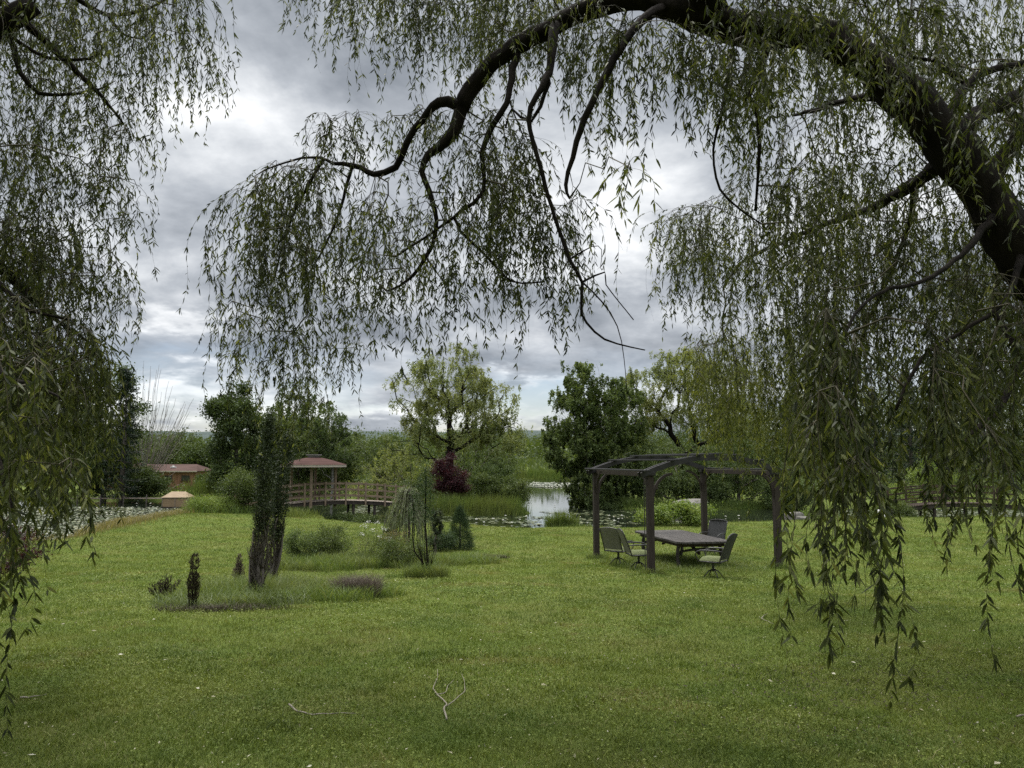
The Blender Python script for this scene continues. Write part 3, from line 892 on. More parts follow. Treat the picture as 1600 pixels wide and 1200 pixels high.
# right-hand tree: trunk off to the right, one great limb arching over the lawn
TR = A((6.9, 6.6, 0.)); TR[2] = float(G(A([6.9]), A([6.6]))[0])
right_lines = [
    {'p': [(7.05, 6.6, TR[2] - .2, .50), (6.75, 6.75, 1.0, .42), (5.78, 6.9, 2.3, .27)] + pw((1604, 412, 7.0, 75.6), (1548, 320, 7.05, 70.2), (1492, 238, 7.05, 70.2), (1430, 165, 7.05, 64.8), (1345, 92, 7.0, 57.6), (1265, 52, 7.0, 52.2), (1180, 50, 7.0, 55.8), (1110, 30, 7.0, 55.8), (1050, 8, 7.0, 45), (985, -2, 7.1, 36), (920, 14, 7.2, 32.4), (865, 40, 7.3, 29.7), (805, 75, 7.4, 28.8), (762, 105, 7.5, 26.1), (735, 140, 7.6, 25.2), (722, 168, 7.6, 23.4)), 'world': True},
    {'p': [(722, 168, 7.6, 20.8), (702, 215, 7.6, 19.2), (670, 243, 7.6, 13.6), (660, 268, 7.6, 8.8), (672, 300, 7.6, 8), (682, 345, 7.6, 7.2), (674, 385, 7.6, 6.4), (642, 435, 7.7, 4.8), (605, 455, 7.7, 3.2)]},
    {'p': [(715, 165, 7.6, 17.6), (687, 160, 7.6, 16), (668, 178, 7.7, 12.8), (640, 215, 7.8, 11.2), (617, 262, 7.9, 10.4), (585, 272, 8.0, 9.6), (552, 258, 8.1, 8), (520, 255, 8.2, 5.6), (500, 246, 8.3, 4.8), (460, 250, 8.5, 3.2), (415, 265, 8.6, 2.4)]},
    {'p': [(505, 250, 8.3, 5.6), (475, 300, 8.3, 4.8), (448, 360, 8.4, 4), (430, 430, 8.4, 2.4)]},
    {'p': [(550, 262, 8.1, 5.6), (532, 325, 8.1, 4.8), (510, 380, 8.1, 3.2), (480, 430, 8.1, 2.4)]},
    {'p': [(808, 80, 7.4, 12.8), (800, 120, 7.3, 12), (790, 165, 7.2, 10.4), (770, 195, 7.2, 9.6), (753, 240, 7.2, 8), (755, 300, 7.2, 6.4), (722, 330, 7.2, 5.6), (680, 360, 7.2, 4.8), (620, 400, 7.3, 3.2)]},
    {'p': [(720, 362, 7.3, 4.8), (760, 400, 7.4, 4), (800, 440, 7.4, 3.2), (850, 440, 7.4, 2.4)]},
    {'p': [(868, 40, 7.2, 17.6), (856, 120, 6.9, 12), (838, 150, 6.8, 9.6), (826, 188, 6.8, 8.8), (842, 255, 6.8, 7.2), (862, 325, 6.8, 6.4), (890, 405, 6.8, 6.4), (911, 442, 6.8, 5.6), (908, 490, 6.8, 4), (945, 530, 6.8, 3.2), (1008, 547, 6.8, 2)]},
    {'p': [(911, 440, 6.8, 4), (945, 425, 6.8, 2.4), (947, 445, 6.8, 2), (990, 500, 6.8, 1.6)]},
    {'p': [(890, 405, 6.8, 3.2), (925, 385, 6.9, 1.6), (940, 390, 6.9, 1.2), (938, 420, 6.9, 0.96)]},
    {'p': [(911, 442, 6.8, 3.2), (940, 470, 6.8, 2.4), (965, 510, 6.8, 1.92), (975, 560, 6.8, 1.28), (980, 620, 6.8, 0.96)]},
    {'p': [(858, 130, 6.9, 7.2), (830, 190, 6.9, 5.6), (800, 170, 7.0, 4), (790, 200, 7.0, 3.2)]},
    {'p': [(1040, 10, 7.0, 19.2), (1010, 28, 6.8, 16), (985, 55, 6.6, 13.6), (950, 108, 6.5, 12), (922, 168, 6.4, 11.2), (902, 222, 6.4, 9.6), (884, 288, 6.4, 6.4), (890, 310, 6.4, 3.2)]},
    {'p': [(1195, 70, 7.0, 14.4), (1190, 110, 6.9, 9.6), (1172, 150, 6.9, 8.8), (1185, 185, 6.9, 7.2), (1186, 250, 6.9, 5.6), (1180, 330, 7.0, 4)]},
    {'p': [(1148, 60, 7.0, 7.2), (1130, 165, 6.8, 4.8), (1114, 235, 6.8, 4), (1125, 295, 6.8, 4), (1150, 322, 6.8, 3.2), (1190, 350, 6.9, 2.4)]},
    {'p': [(1480, 225, 7.05, 35.2), (1530, 178, 7.2, 27.2), (1600, 145, 7.5, 22.4), (1700, 90, 7.8, 17.6), (1800, 20, 8, 12.8)]},
    {'p': [(1470, 205, 7.05, 24), (1500, 150, 7.3, 16), (1530, 118, 7.5, 12.8), (1575, 103, 7.6, 11.2), (1650, 95, 8, 8)]},
    {'p': [(1510, 135, 7.4, 9.6), (1480, 110, 7.4, 8), (1460, 95, 7.5, 6.4), (1415, 80, 7.5, 4.8), (1425, 0, 7.6, 4)]},
    {'p': [(1545, 285, 7.05, 32), (1578, 232, 7.0, 24), (1605, 180, 6.9, 20.8), (1680, 60, 6.7, 16), (1760, -60, 6.3, 12.8)]},
    {'p': [(1490, 245, 7.1, 32), (1440, 280, 7.6, 20.8), (1400, 305, 8.2, 16), (1350, 330, 9.0, 12), (1300, 346, 9.8, 8.8), (1230, 375, 10.8, 6.4), (1160, 410, 11.8, 4.8), (1130, 450, 12.5, 4)]},
    {'p': [(1400, 150, 7.05, 20.8), (1330, 155, 7.4, 9.6), (1280, 170, 7.8, 7.2), (1240, 180, 8.2, 4.8)]},
    {'p': [(1430, 285, 7.7, 11.2), (1420, 350, 8.5, 8), (1390, 430, 9.5, 7.2), (1350, 520, 10.5, 5.6), (1340, 600, 11, 4)]},
    {'p': [(1560, 330, 7.0, 14.4), (1500, 400, 6.4, 8.8), (1440, 440, 6, 7.2), (1380, 455, 5.6, 5.6), (1330, 500, 5.2, 4.8), (1300, 600, 4.8, 4)]},
    {'p': [(1600, 390, 6.9, 12.8), (1570, 470, 6.5, 8), (1500, 520, 6.2, 6.4), (1440, 560, 6.0, 6.4), (1400, 640, 5.8, 4.8)]},
    {'p': [(1600, 560, 6.4, 12.8), (1560, 640, 6.0, 9.6), (1515, 680, 5.7, 7.2), (1500, 720, 5.5, 4.8)]},
    {'p': [(1110, 25, 7.0, 60), (1080, -60, 6.6, 44), (1020, -200, 5.6, 34), (900, -500, 4.2, 26), (600, -1200, 2.8, 18)]},
    {'p': [(1050, 5, 7.0, 24), (940, -40, 8, 17.6), (800, -60, 9, 14.4), (660, -40, 9.6, 10.4), (560, -20, 10, 6.4), (470, 0, 10.2, 4)]},
]
right_specs = [
    # fringe along the left limb, the long veil at the left
    {'rows': [([(372, 285, 40), (430, 250, 60), (505, 245, 60)], [(345, 590, 150), (430, 640, 200), (510, 630, 200)], (7.6, 9.2), 35),
              ([(505, 172, 60), (600, 168, 60), (690, 160, 60)], [(500, 330, 110), (600, 330, 120), (690, 330, 120)], (7.4, 9), 30),
              ([(370, 470, 120), (450, 480, 120), (560, 500, 90)], [(370, 690, 110), (430, 760, 130), (480, 740, 130), (560, 660, 80)], (8.6, 10.5), 26),
              ([(380, 330, 200), (560, 300, 200), (700, 300, 200)], [(345, 590, 130), (450, 640, 150), (560, 600, 150), (700, 590, 150)], (7.4, 9.2), 42),
              ([(560, 280, 200), (700, 220, 240), (800, 200, 240)], [(560, 620, 200), (700, 580, 200), (800, 575, 180)], (6.9, 8.6), 54),
              ([(700, 170, 200), (800, 170, 220), (905, 300, 160)], [(700, 560, 250), (800, 575, 250), (905, 560, 230)], (6.7, 8.0), 44)],
     'leafL': .082, 'leafW': .0135, 'sp': .026, 'per': (3, 6), 'spread': .15},
    # fringe above and at the top edge
    {'rows': [([(450, -60, 40), (560, -60, 40)], [(450, 130, 70), (560, 110, 60)], (8.8, 10.2), 9),
              ([(560, -60, 60), (700, -60, 80), (830, -20, 50)], [(560, 190, 130), (700, 170, 120), (830, 240, 150)], (7.4, 9.8), 52),
              ([(620, -50, 120), (760, -50, 120), (960, -50, 60)], [(620, 190, 120), (760, 200, 140), (960, 210, 150)], (6.6, 9), 50)],
     'leafL': .082, 'leafW': .0135, 'sp': .025, 'per': (3, 6), 'spread': .15},
    # under the great limb
    {'rows': [([(890, 10, 60), (1000, 5, 50), (1100, 50, 60), (1190, 60, 60)], [(890, 270, 120), (980, 330, 170), (1060, 270, 120), (1190, 330, 150)], (6.0, 7.6), 62),
              ([(985, 240, 60), (1010, 260, 60)], [(985, 390, 40), (1010, 405, 40)], (4.9, 5.3), 2)],
     'leafL': .088, 'leafW': .015, 'sp': .026, 'per': (3, 5), 'spread': .13},
    # the dense mass at the right
    {'rows': [([(1045, 330, 60), (1120, 300, 100), (1250, 250, 250), (1420, 260, 250), (1620, 300, 250)], [(1040, 450, 60), (1120, 600, 150), (1250, 730, 200), (1420, 740, 200), (1620, 760, 200)], (8.5, 13.0), 195),
              ([(1160, 120, 300), (1400, 200, 250), (1640, 300, 200)], [(1160, 560, 250), (1400, 620, 250), (1640, 640, 250)], (6.6, 9.5), 100),
              ([(1180, -70, 200), (1400, -70, 260), (1640, -70, 300)], [(1180, 260, 150), (1400, 320, 150), (1640, 400, 200)], (7.4, 11), 150),
              ([(1150, -90, 80), (1400, -60, 160), (1640, 60, 220)], [(1150, 190, 120), (1400, 330, 170), (1640, 520, 220)], (5.2, 6.8), 52),
              ([(1260, 450, 150), (1430, 430, 200), (1640, 420, 200)], [(1260, 780, 120), (1430, 785, 220), (1640, 810, 220)], (6, 9), 70)],
     'leafL': .085, 'leafW': .0145, 'sp': .025, 'per': (3, 6), 'spread': .2},
    # shoots farther out, before the pergola; sunlight painted in by a paler leaf
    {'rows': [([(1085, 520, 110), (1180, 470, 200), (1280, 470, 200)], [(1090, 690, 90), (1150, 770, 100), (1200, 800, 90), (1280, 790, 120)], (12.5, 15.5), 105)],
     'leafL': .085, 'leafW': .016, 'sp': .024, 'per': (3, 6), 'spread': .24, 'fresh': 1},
    # close shoots with large leaves
    {'rows': [([(1270, 420, 250), (1335, 420, 250)], [(1270, 870, 200), (1335, 900, 200)], (4.2, 5.2), 9),
              ([(1430, 480, 200), (1475, 480, 200)], [(1430, 880, 70), (1475, 895, 80)], (4.4, 5.2), 7),
              ([(1520, 500, 150), (1640, 420, 200)], [(1520, 850, 90), (1560, 890, 120), (1640, 860, 120)], (4.4, 5.8), 13),
              ([(1275, 600, 60), (1310, 600, 60)], [(1290, 1040, 30), (1310, 1040, 30)], (3.7, 4.1), 3),
              ([(1325, 680, 50), (1340, 680, 50)], [(1330, 1090, 30), (1345, 1090, 30)], (3.7, 4.1), 3),
              ([(1543, 660, 40), (1550, 660, 40)], [(1543, 1040, 20), (1552, 1040, 20)], (4.0, 4.2), 1)],
     'leafL': .08, 'leafW': .0145, 'sp': .02, 'per': (4, 7), 'spread': .08},
    {'over': 1200, 'leafL': .16, 'leafW': .045, 'sp': .05, 'per': (3, 5), 'spread': .25},
]
near_willow('weeping willow whose dark trunk slants in from the right edge and arches over the lawn', 'weeping willows hanging over the near lawn', right_lines, right_specs, 5, tuple(TR))

TL = A((-6.6, 7.4, 0.)); TL[2] = float(G(A([-6.6]), A([7.4]))[0])
left_lines = [
    {'p': [(-6.7, 7.4, TL[2] - .2, .34), (-6.5, 7.4, 1.2, .29), (-6.45, 7.4, 2.6, .25), (-6.2, 7.4, 4.2, .2), (-5.9, 7.5, 5.6, .15), (-5.0, 7.6, 6.4, .1)], 'world': True},
    {'p': [(-120, -30, 7.5, 20), (-40, -20, 7.6, 16), (0, 0, 7.7, 13), (40, 36, 7.8, 12), (95, 90, 8.0, 10), (150, 140, 8.2, 7), (192, 192, 8.3, 3)]},
    {'p': [(-40, -15, 7.6, 11), (0, 28, 7.6, 10), (20, 75, 7.6, 9), (32, 115, 7.6, 8), (60, 145, 7.7, 7), (110, 148, 7.8, 5), (160, 138, 7.9, 3)]},
    {'p': [(22, 60, 7.6, 6), (75, 90, 7.7, 6), (140, 92, 7.8, 5), (160, 75, 7.8, 4), (150, 50, 7.8, 2.5)]},
    {'p': [(-10, -60, 7.8, 16), (60, -45, 8.4, 12), (125, 0, 8.8, 9), (165, 23, 9.0, 7), (200, 22, 9.1, 6), (240, 10, 9.2, 4), (275, -10, 9.3, 3)]},
    {'p': [(165, 20, 9.0, 5), (195, 55, 9.0, 4), (225, 60, 9.0, 2)]},
    {'p': [(-200, 330, 7.5, 36), (-90, 370, 7.7, 26), (0, 415, 7.9, 18), (25, 440, 8, 16), (52, 468, 8.1, 12), (95, 505, 8.3, 6), (150, 540, 8.4, 3)]},
    {'p': [(-80, 385, 7.7, 16), (0, 445, 7.4, 9), (35, 478, 7.3, 8), (65, 490, 7.2, 5), (110, 500, 7.2, 3)]},
    {'p': [(38, 455, 8, 8), (45, 520, 7.9, 7), (70, 590, 7.8, 6), (80, 640, 7.8, 4)]},
    {'p': [(-150, 420, 7.3, 18), (-60, 480, 6.6, 12), (0, 580, 5.8, 9), (50, 600, 5.4, 6), (100, 625, 5.2, 4)]},
    {'p': [(-160, 520, 7.0, 16), (-60, 600, 6.0, 10), (-10, 700, 5.0, 8), (20, 800, 4.6, 5)]},
]
left_specs = [
    {'rows': [([(-60, -80, 160), (120, -80, 200), (300, -70, 90)], [(-60, 260, 150), (120, 330, 180), (240, 330, 200), (310, 205, 110)], (7.2, 9.8), 100),
              ([(-60, 100, 200), (120, 130, 150), (240, 100, 130)], [(-60, 400, 150), (120, 400, 150), (245, 330, 150)], (7.4, 9.4), 62),
              ([(290, 20, 60), (325, 60, 60)], [(290, 190, 60), (325, 210, 30)], (8.4, 9), 5),
              ([(-60, 200, 150), (120, 220, 150), (225, 290, 60)], [(-60, 520, 120), (120, 480, 120), (235, 420, 80)], (7.2, 9.2), 48),
              ([(-60, 330, 150), (100, 330, 150), (200, 400, 40)], [(-60, 640, 150), (100, 620, 150), (190, 600, 140), (230, 560, 100)], (7.2, 9.2), 90)],
     'leafL': .082, 'leafW': .0135, 'sp': .028, 'per': (3, 5), 'spread': .16},
    {'rows': [([(-80, 440, 180), (80, 460, 160), (160, 520, 110)], [(-80, 830, 150), (80, 850, 150), (150, 790, 150), (200, 690, 100)], (6.2, 8.8), 112)],
     'leafL': .088, 'leafW': .015, 'sp': .025, 'per': (3, 6), 'spread': .17},
    {'rows': [([(-60, 480, 200), (70, 560, 120)], [(-60, 930, 120), (70, 920, 120), (120, 900, 100)], (4.4, 5.6), 22),
              ([(90, 700, 60), (140, 700, 60)], [(90, 880, 60), (140, 880, 60)], (4.6, 5.6), 6),
              ([(-40, 700, 120), (40, 720, 120)], [(-40, 1120, 100), (60, 1100, 60)], (4.2, 4.8), 7)],
     'leafL': .095, 'leafW': .017, 'sp': .024, 'per': (2, 4), 'spread': .11},
]
near_willow('weeping willow curtaining the left edge of the view, its trunk out of sight', 'weeping willows hanging over the near lawn', left_lines, left_specs, 8, tuple(TL))


# ------------------------------------------------------------------ pergola, table, chairs
def pergola():
    p1 = A((2.63, 24.3)); p2 = A((3.51, 19.75)); p4 = A((7.31, 21.45)); p3 = p1 + p4 - p2
    posts = [p1, p2, p3, p4]
    gz = [float(G(A([p[0]]), A([p[1]]))[0]) for p in posts]
    c = (p1 + p4) / 2; zb = float(np.mean(gz)); topz = 1.27
    root = empty('pergola', (c[0], c[1], zb), 0, 'dark brown wooden pergola with an arched open roof on four posts', 'pergola')
    off = A((c[0], c[1], zb))
    T3 = lambda p, z: A((p[0], p[1], z)) - off
    for p, z in zip(posts, gz):
        mb = MB(); mb.bar(T3(p, z - .15), T3(p, topz), .17, .17, up=(*(p2 - p1) / 4.63, 0))
        po = mb.build('post', M['pergola'], root, False, .012)
        cb = MB(); cb.bar(T3(p, topz + .001), T3(p, topz + .10), .25, .25, up=(*(p2 - p1) / 4.63, 0))
        cb.build('cap', M['pergtop'], po, False, .01)
    rise = .36

    def arch(a, b, z0, n=22, ext=.07, t0=None, t1=None):
        t = np.linspace(-ext, 1 + ext, n)
        xy = a[None] + (b - a)[None] * t[:, None]
        z = z0 + rise * (1 - (2 * t - 1) ** 2)
        return np.column_stack([xy, z]) - off, t

    def strip(mb, pts, w, h):
        """rectangular section swept along a curve in a vertical plane"""
        n = len(pts); d = pts[-1] - pts[0]; d[2] = 0; d /= np.linalg.norm(d)
        s = A((-d[1], d[0], 0))
        T = unit(np.gradient(pts, axis=0)); N = np.cross(T, s); N *= np.sign(N[:, 2:3])
        ring = np.stack([pts - s * w / 2 - N * h / 2, pts + s * w / 2 - N * h / 2, pts + s * w / 2 + N * h / 2, pts - s * w / 2 + N * h / 2], 1)
        i = np.arange(n - 1)[:, None] * 4; j = np.arange(4)[None]
        q = np.stack([i + j, i + (j + 1) % 4, i + 4 + (j + 1) % 4, i + 4 + j], -1).reshape(-1, 4)
        q = np.vstack([q, [(3, 2, 1, 0)], [((n - 1) * 4 + k) for k in range(4)]])
        mb.add(ring.reshape(-1, 3), q)
    ad = unit(p4 - p2); bd = unit(p2 - p1)
    z0 = topz + .10
    for a, b in ((p2, p4), (p1, p3)):
        for sgn in (-1, 1):
            mb = MB()
            pts, _ = arch(a + bd * sgn * .11, b + bd * sgn * .11, z0 + .02)
            strip(mb, pts, .04, .135); mb.build('arch_beam', M['pergtop'], root)
    # side beams along the depth
    for a, b in ((p1, p2), (p3, p4)):
        mb = MB(); mb.bar(T3(a - bd * .05, topz + .04), T3(b + bd * .05, topz + .04), .05, .14)
        for s in (-1, 1):
            pass
        mb.build('side_beam', M['pergola'], root, False, .008)
    # purlins riding over the arches
    for t in (-.05, .16, .36, .5, .64, .84, 1.05):
        z = z0 + rise * (1 - (2 * t - 1) ** 2) + .0875 + .021
        a = p1 + (p3 - p1) * t - bd * .38; b = p2 + (p4 - p2) * t + bd * .38
        mb = MB(); mb.bar(T3(a, z), T3(b, z), .13, .04); mb.build('purlin', M['pergtop'], root, False, .006)
    # curved knee braces
    def brace(p, d, L=.62):
        k = np.linspace(0, 1, 9) * pi / 2
        pts = np.stack([T3(p + d * (.085 + L * (1 - np.cos(a))), topz - .62 + (.66) * np.sin(a)) for a in k])
        mb = MB(); strip(mb, pts, .05, .07); mb.build('brace', M['pergola'], root)
    brace(p2, ad); brace(p4, -ad); brace(p1, ad); brace(p3, -ad); brace(p1, bd); brace(p2, -bd); brace(p3, bd); brace(p4, -bd)
    # thin rod hanging beside the near post
    mb = MB(); q = p2 - ad * .17
    mb.tube([T3(q, gz[1] + .12), T3(q, topz + .05)], .012, 6); mb.build('rod', M['metal'], root)


pergola()


def table():
    cx, cy = 4.95, 23.0; z = float(G(A([cx]), A([cy]))[0])
    # local +Y is the long axis
    root = empty('garden_table', (cx, cy, z), math.atan2(.19, .98) , 'long weathered grey wooden table standing under the pergola', 'table')
    a, b, h, ch = 1.82, .80, .74, .18
    out = A([(-b, -a + ch), (-b + ch, -a), (b - ch, -a), (b, -a + ch), (b, a - ch), (b - ch, a), (-b + ch, a), (-b, a - ch)])
    mb = MB(); n = 8
    v = np.vstack([np.column_stack([out, np.full(n, h - .05)]), np.column_stack([out, np.full(n, h)]), [(0, 0, h - .05)], [(0, 0, h)]])
    q = [(i, (i + 1) % n, n + (i + 1) % n, n + i) for i in range(n)]
    t = [(2 * n, (i + 1) % n, i) for i in range(n)] + [(2 * n + 1, n + i, n + (i + 1) % n) for i in range(n)]
    mb.add(v, q, t); mb.build('tabletop', M['table'], root)
    mb = MB()
    for s in (-1, 1): mb.box((s * (b - .17), 0, h - .105), (.035, 2 * a - .5, .108))
    for s in (-1, 1): mb.box((0, s * (a - .3), h - .105), (2 * b - .38, .035, .108))
    mb.build('apron', M['darkwood'], root)
    for sx in (-1, 1):
        for sy in (-1, 1):
            mb = MB(); k = np.linspace(0, 1, 8)
            pts = np.stack([sx * (b - .22 + .07 * np.sin(k * pi) - .0 * k), np.full(8, sy * (a - .48)), -.03 + k * (h - .03)], 1)
            mb.tube(pts, .052, 8); mb.build('leg', M['table'], root, True)
    for sy in (-1, 1):
        mb = MB(); k = np.linspace(-1, 1, 11)
        pts = np.stack([k * (b - .2), np.full(11, sy * (a - .48)), .42 + .07 * (1 - k ** 2)], 1)
        mb.tube(pts, .035, 8); mb.build('stretcher', M['table'], root, True)
        mb = MB(); mb.bar((0, sy * (a - .48), .36), (0, sy * .35, h - .06), .07, .05); mb.build('brace', M['darkwood'], root)


table()


def make_chair():
    root = empty('patio_chair')
    me = M['metal']
    w = .29
    # front is local +Y; seat frame
    mb = MB()
    loop = A([(-w, -.26, .40), (w, -.26, .40), (w, .27, .41), (-w, .27, .41), (-w, -.26, .40)])
    for i in range(4): mb.tube(loop[i:i + 2], .017, 7)
    mb.build('seat_frame', me, root, True)
    # cushion: rounded slab
    cb = MB(); n = 10; ys = np.linspace(-.25, .27, n); xs = np.linspace(-.27, .27, n)
    X, Y = np.meshgrid(xs, ys)
    edge = (1 - (np.abs(X) / .27) ** 6) * (1 - (np.abs(Y - .01) / .26) ** 6)
    Z = .425 + .085 * np.clip(edge, 0, 1) ** .4
    top = np.stack([X, Y, Z], -1).reshape(-1, 3); bot = np.stack([X, Y, 0 * X + .418], -1).reshape(-1, 3)
    i = np.arange(n - 1)[:, None] * n; j = np.arange(n - 1)[None]
    q = np.stack([i + j, i + j + 1, i + n + j + 1, i + n + j], -1).reshape(-1, 4)
    cb.add(np.vstack([top, bot]), np.vstack([q, q[:, ::-1] + n * n]))
    cb.build('cushion', M['cushion'], root, True)
    # back frame: two uprights and a bowed top rail
    mb = MB(); k = np.linspace(0, 1, 9)
    up = lambda s: np.stack([np.full(9, s * w) * (1 + .03 * k), -.26 - .20 * k - .06 * k * k, .38 + .66 * k], 1)
    mb.tube(up(-1), .018, 7); mb.tube(up(1), .018, 7)
    kx = np.linspace(-1, 1, 11)
    mb.tube(np.stack([kx * w * 1.03, np.full(11, -.52), 1.04 + .045 * (1 - kx ** 2)], 1), .018, 7)
    mb.tube([(-w, -.29, .50), (w, -.29, .50)], .013, 6)
    mb.build('back_frame', me, root, True)
    sb = MB(); nn = 9
    KX, KK = np.meshgrid(np.linspace(-1, 1, nn), np.linspace(.13, 1.02, nn))
    front = np.stack([KX * w * .96, -.26 - .20 * KK - .06 * KK ** 2 - .035 * (1 - KX ** 2) + .006, .38 + .66 * KK + .04 * (1 - KX ** 2) * (KK > .95)], -1).reshape(-1, 3)
    back = front + A((0, -.012, 0))
    i = np.arange(nn - 1)[:, None] * nn; j = np.arange(nn - 1)[None]
    q = np.stack([i + j, i + j + 1, i + nn + j + 1, i + nn + j], -1).reshape(-1, 4)
    sb.add(np.vstack([front, back]), np.vstack([q, q[:, ::-1] + nn * nn]))
    sb.build('backrest', M['slingdark'], root, True)
    for s in (-1, 1):
        mb = MB()
        pts = A([(s * w, -.36, .66), (s * (w + .03), -.20, .68), (s * (w + .045), .0, .685), (s * (w + .045), .18, .675), (s * (w + .04), .29, .64), (s * (w + .03), .33, .57), (s * (w + .01), .30, .48), (s * w, .24, .41)])
        mb.tube(pts, [.015, .018, .021, .021, .019, .017, .016, .015], 8); mb.build('armrest', me, root, True)
    mb = MB(); mb.tube([(0, 0, .15), (0, 0, .39)], .032, 10); mb.box((0, 0, .375), (.3, .3, .03)); mb.build('pedestal', me, root)
    for a in range(4):
        t = a * pi / 2 + pi / 4; mb = MB()
        mb.tube([(.02 * cos(t), .02 * sin(t), .20), (.12 * cos(t), .12 * sin(t), .16), (.27 * cos(t), .27 * sin(t), .0)], [.018, .016, .012], 6)
        mb.build('leg', me, root, True)
    return root


def copy_tree(o, parent=None):
    c = o.copy(); COL.objects.link(c)
    if parent is not None: c.parent = parent
    for ch in list(o.children): copy_tree(ch, c)
    return c


def chairs():
    c0 = make_chair()
    spots = [((3.05, 22.4), (.62, .78), True, 'metal patio chair with pale sling back seen from behind near the far left pergola post'),
             ((3.42, 21.1), (.98, .12), True, 'patio chair seen side-on facing right just left of the nearest pergola post'),
             ((4.95, 19.25), (-.82, .57), False, 'patio chair with green cushion and dark back pulled out in front of the table'),
             ((6.42, 25.0), (-.62, -.78), False, 'dark patio chair half hidden behind the far right corner of the table')]
    for i, (p, f, pale, lab) in enumerate(spots):
        o = c0 if i == 0 else copy_tree(c0)
        o.location = (p[0], p[1], float(G(A([p[0]]), A([p[1]]))[0]))
        o.rotation_euler = (0, 0, math.atan2(-f[0], f[1]))
        tag(o, lab, 'patio chair', 'patio chairs around the garden table')
        if pale:
            for ch in o.children:
                if ch.name.startswith('backrest'):
                    if i == 0:
                        ch.material_slots[0].link = 'OBJECT'; ch.material_slots[0].material = M['slingpale']
                    else:
                        ch.material_slots[0].link = 'OBJECT'; ch.material_slots[0].material = M['slingpale']
        else:
            for ch in o.children:
                if ch.name.startswith('backrest'):
                    ch.material_slots[0].link = 'OBJECT'; ch.material_slots[0].material = M['slingdark']


chairs()


# ------------------------------------------------------------------ footbridge and gazebo
def bridge(name, label, a, b, ztab, width, mats, group, n_posts, rail_h=(1.05, .68, .3), post_skip=()):
    """arched footbridge from a to b (x,y); ztab: deck heights along it"""
    a = A(a, float); b = A(b, float); c = (a + b) / 2
    off = A((c[0], c[1], WATER))
    root = empty(name, tuple(off), 0, label, 'footbridge', group)
    L = np.linalg.norm(b - a); d = (b - a) / L; s = A((-d[1], d[0]))
    zt = lambda t: np.interp(t, np.linspace(0, 1, 41), np.interp(np.linspace(0, 1, 41), np.linspace(0, 1, len(ztab)), ztab))
    # smooth arch
    T = np.linspace(0, 1, 49); Z = np.interp(T, np.linspace(0, 1, len(ztab)), ztab)
    kz = np.convolve(np.pad(Z, 4, 'edge'), np.ones(9) / 9, 'valid')
    zt = lambda t: np.interp(t, T, kz)
    pt = lambda t, o, z: A((*(a + (b - a) * t + s * o), z)) - off
    mb = MB(); n = int(L / .16)
    for k in range(n):
        t = (k + .5) / n; dz = float(zt(t))
        mb.bar(pt(t, -width / 2, dz), pt(t, width / 2, dz), .15, .04, rnd=R.random())
    mb.build('deck', mats[1], root)
    for sg in (-1, 1):
        mb = MB(); k = np.linspace(0, 1, 25)
        for i in range(24):
            mb.bar(pt(k[i], sg * (width / 2 - .08), zt(k[i]) - .13), pt(k[i + 1], sg * (width / 2 - .08), zt(k[i + 1]) - .13), .08, .2)
        mb.build('joist', mats[2], root)
        for k in range(n_posts):
            t = (k + .5) / n_posts
            mb = MB(); dz = float(zt(t))
            mb.bar(pt(t, sg * (width / 2 + .05), dz - .28), pt(t, sg * (width / 2 + .05), dz + rail_h[0] + .12), .1, .1, up=(d[0], d[1], 0))
            mb.build('post', mats[0], root)
        for h in rail_h:
            mb = MB(); k = np.linspace(.5 / n_posts, 1 - .5 / n_posts, 17)
            for i in range(16):
                mb.bar(pt(k[i], sg * (width / 2 - .03), zt(k[i]) + h), pt(k[i + 1], sg * (width / 2 - .03), zt(k[i + 1]) + h), .045, .09)
            mb.build('rail', mats[0], root)
    for t in (.3, .66, .78):
        for sg in (-1, 1):
            mb = MB(); mb.bar(pt(t, sg * width * .4, -2.7), pt(t, sg * width * .4, zt(t) - .24), .14, .14, up=(d[0], d[1], 0)); mb.build('pier', mats[2], root)
    return root


bridge('footbridge', 'arched light brown wooden footbridge with three-bar railings under the gazebo', (-17.0, 46.1), (-6.8, 51.2), [-1.5, -1.16, -.9, -.80, -.84, -.96, -1.16], 1.6,
       (M['wood'], M['deckwood'], M['underwood']), None, 9)
bridge('footbridge', 'dark brown wooden footbridge glimpsed behind the hanging willow shoots at the right', (23.0, 47.5), (32.0, 49.5), [-1.2, -1.0, -.95, -1.0, -1.2], 1.5,
       (M['darkwood'], M['darkwood'], M['underwood']), None, 7)


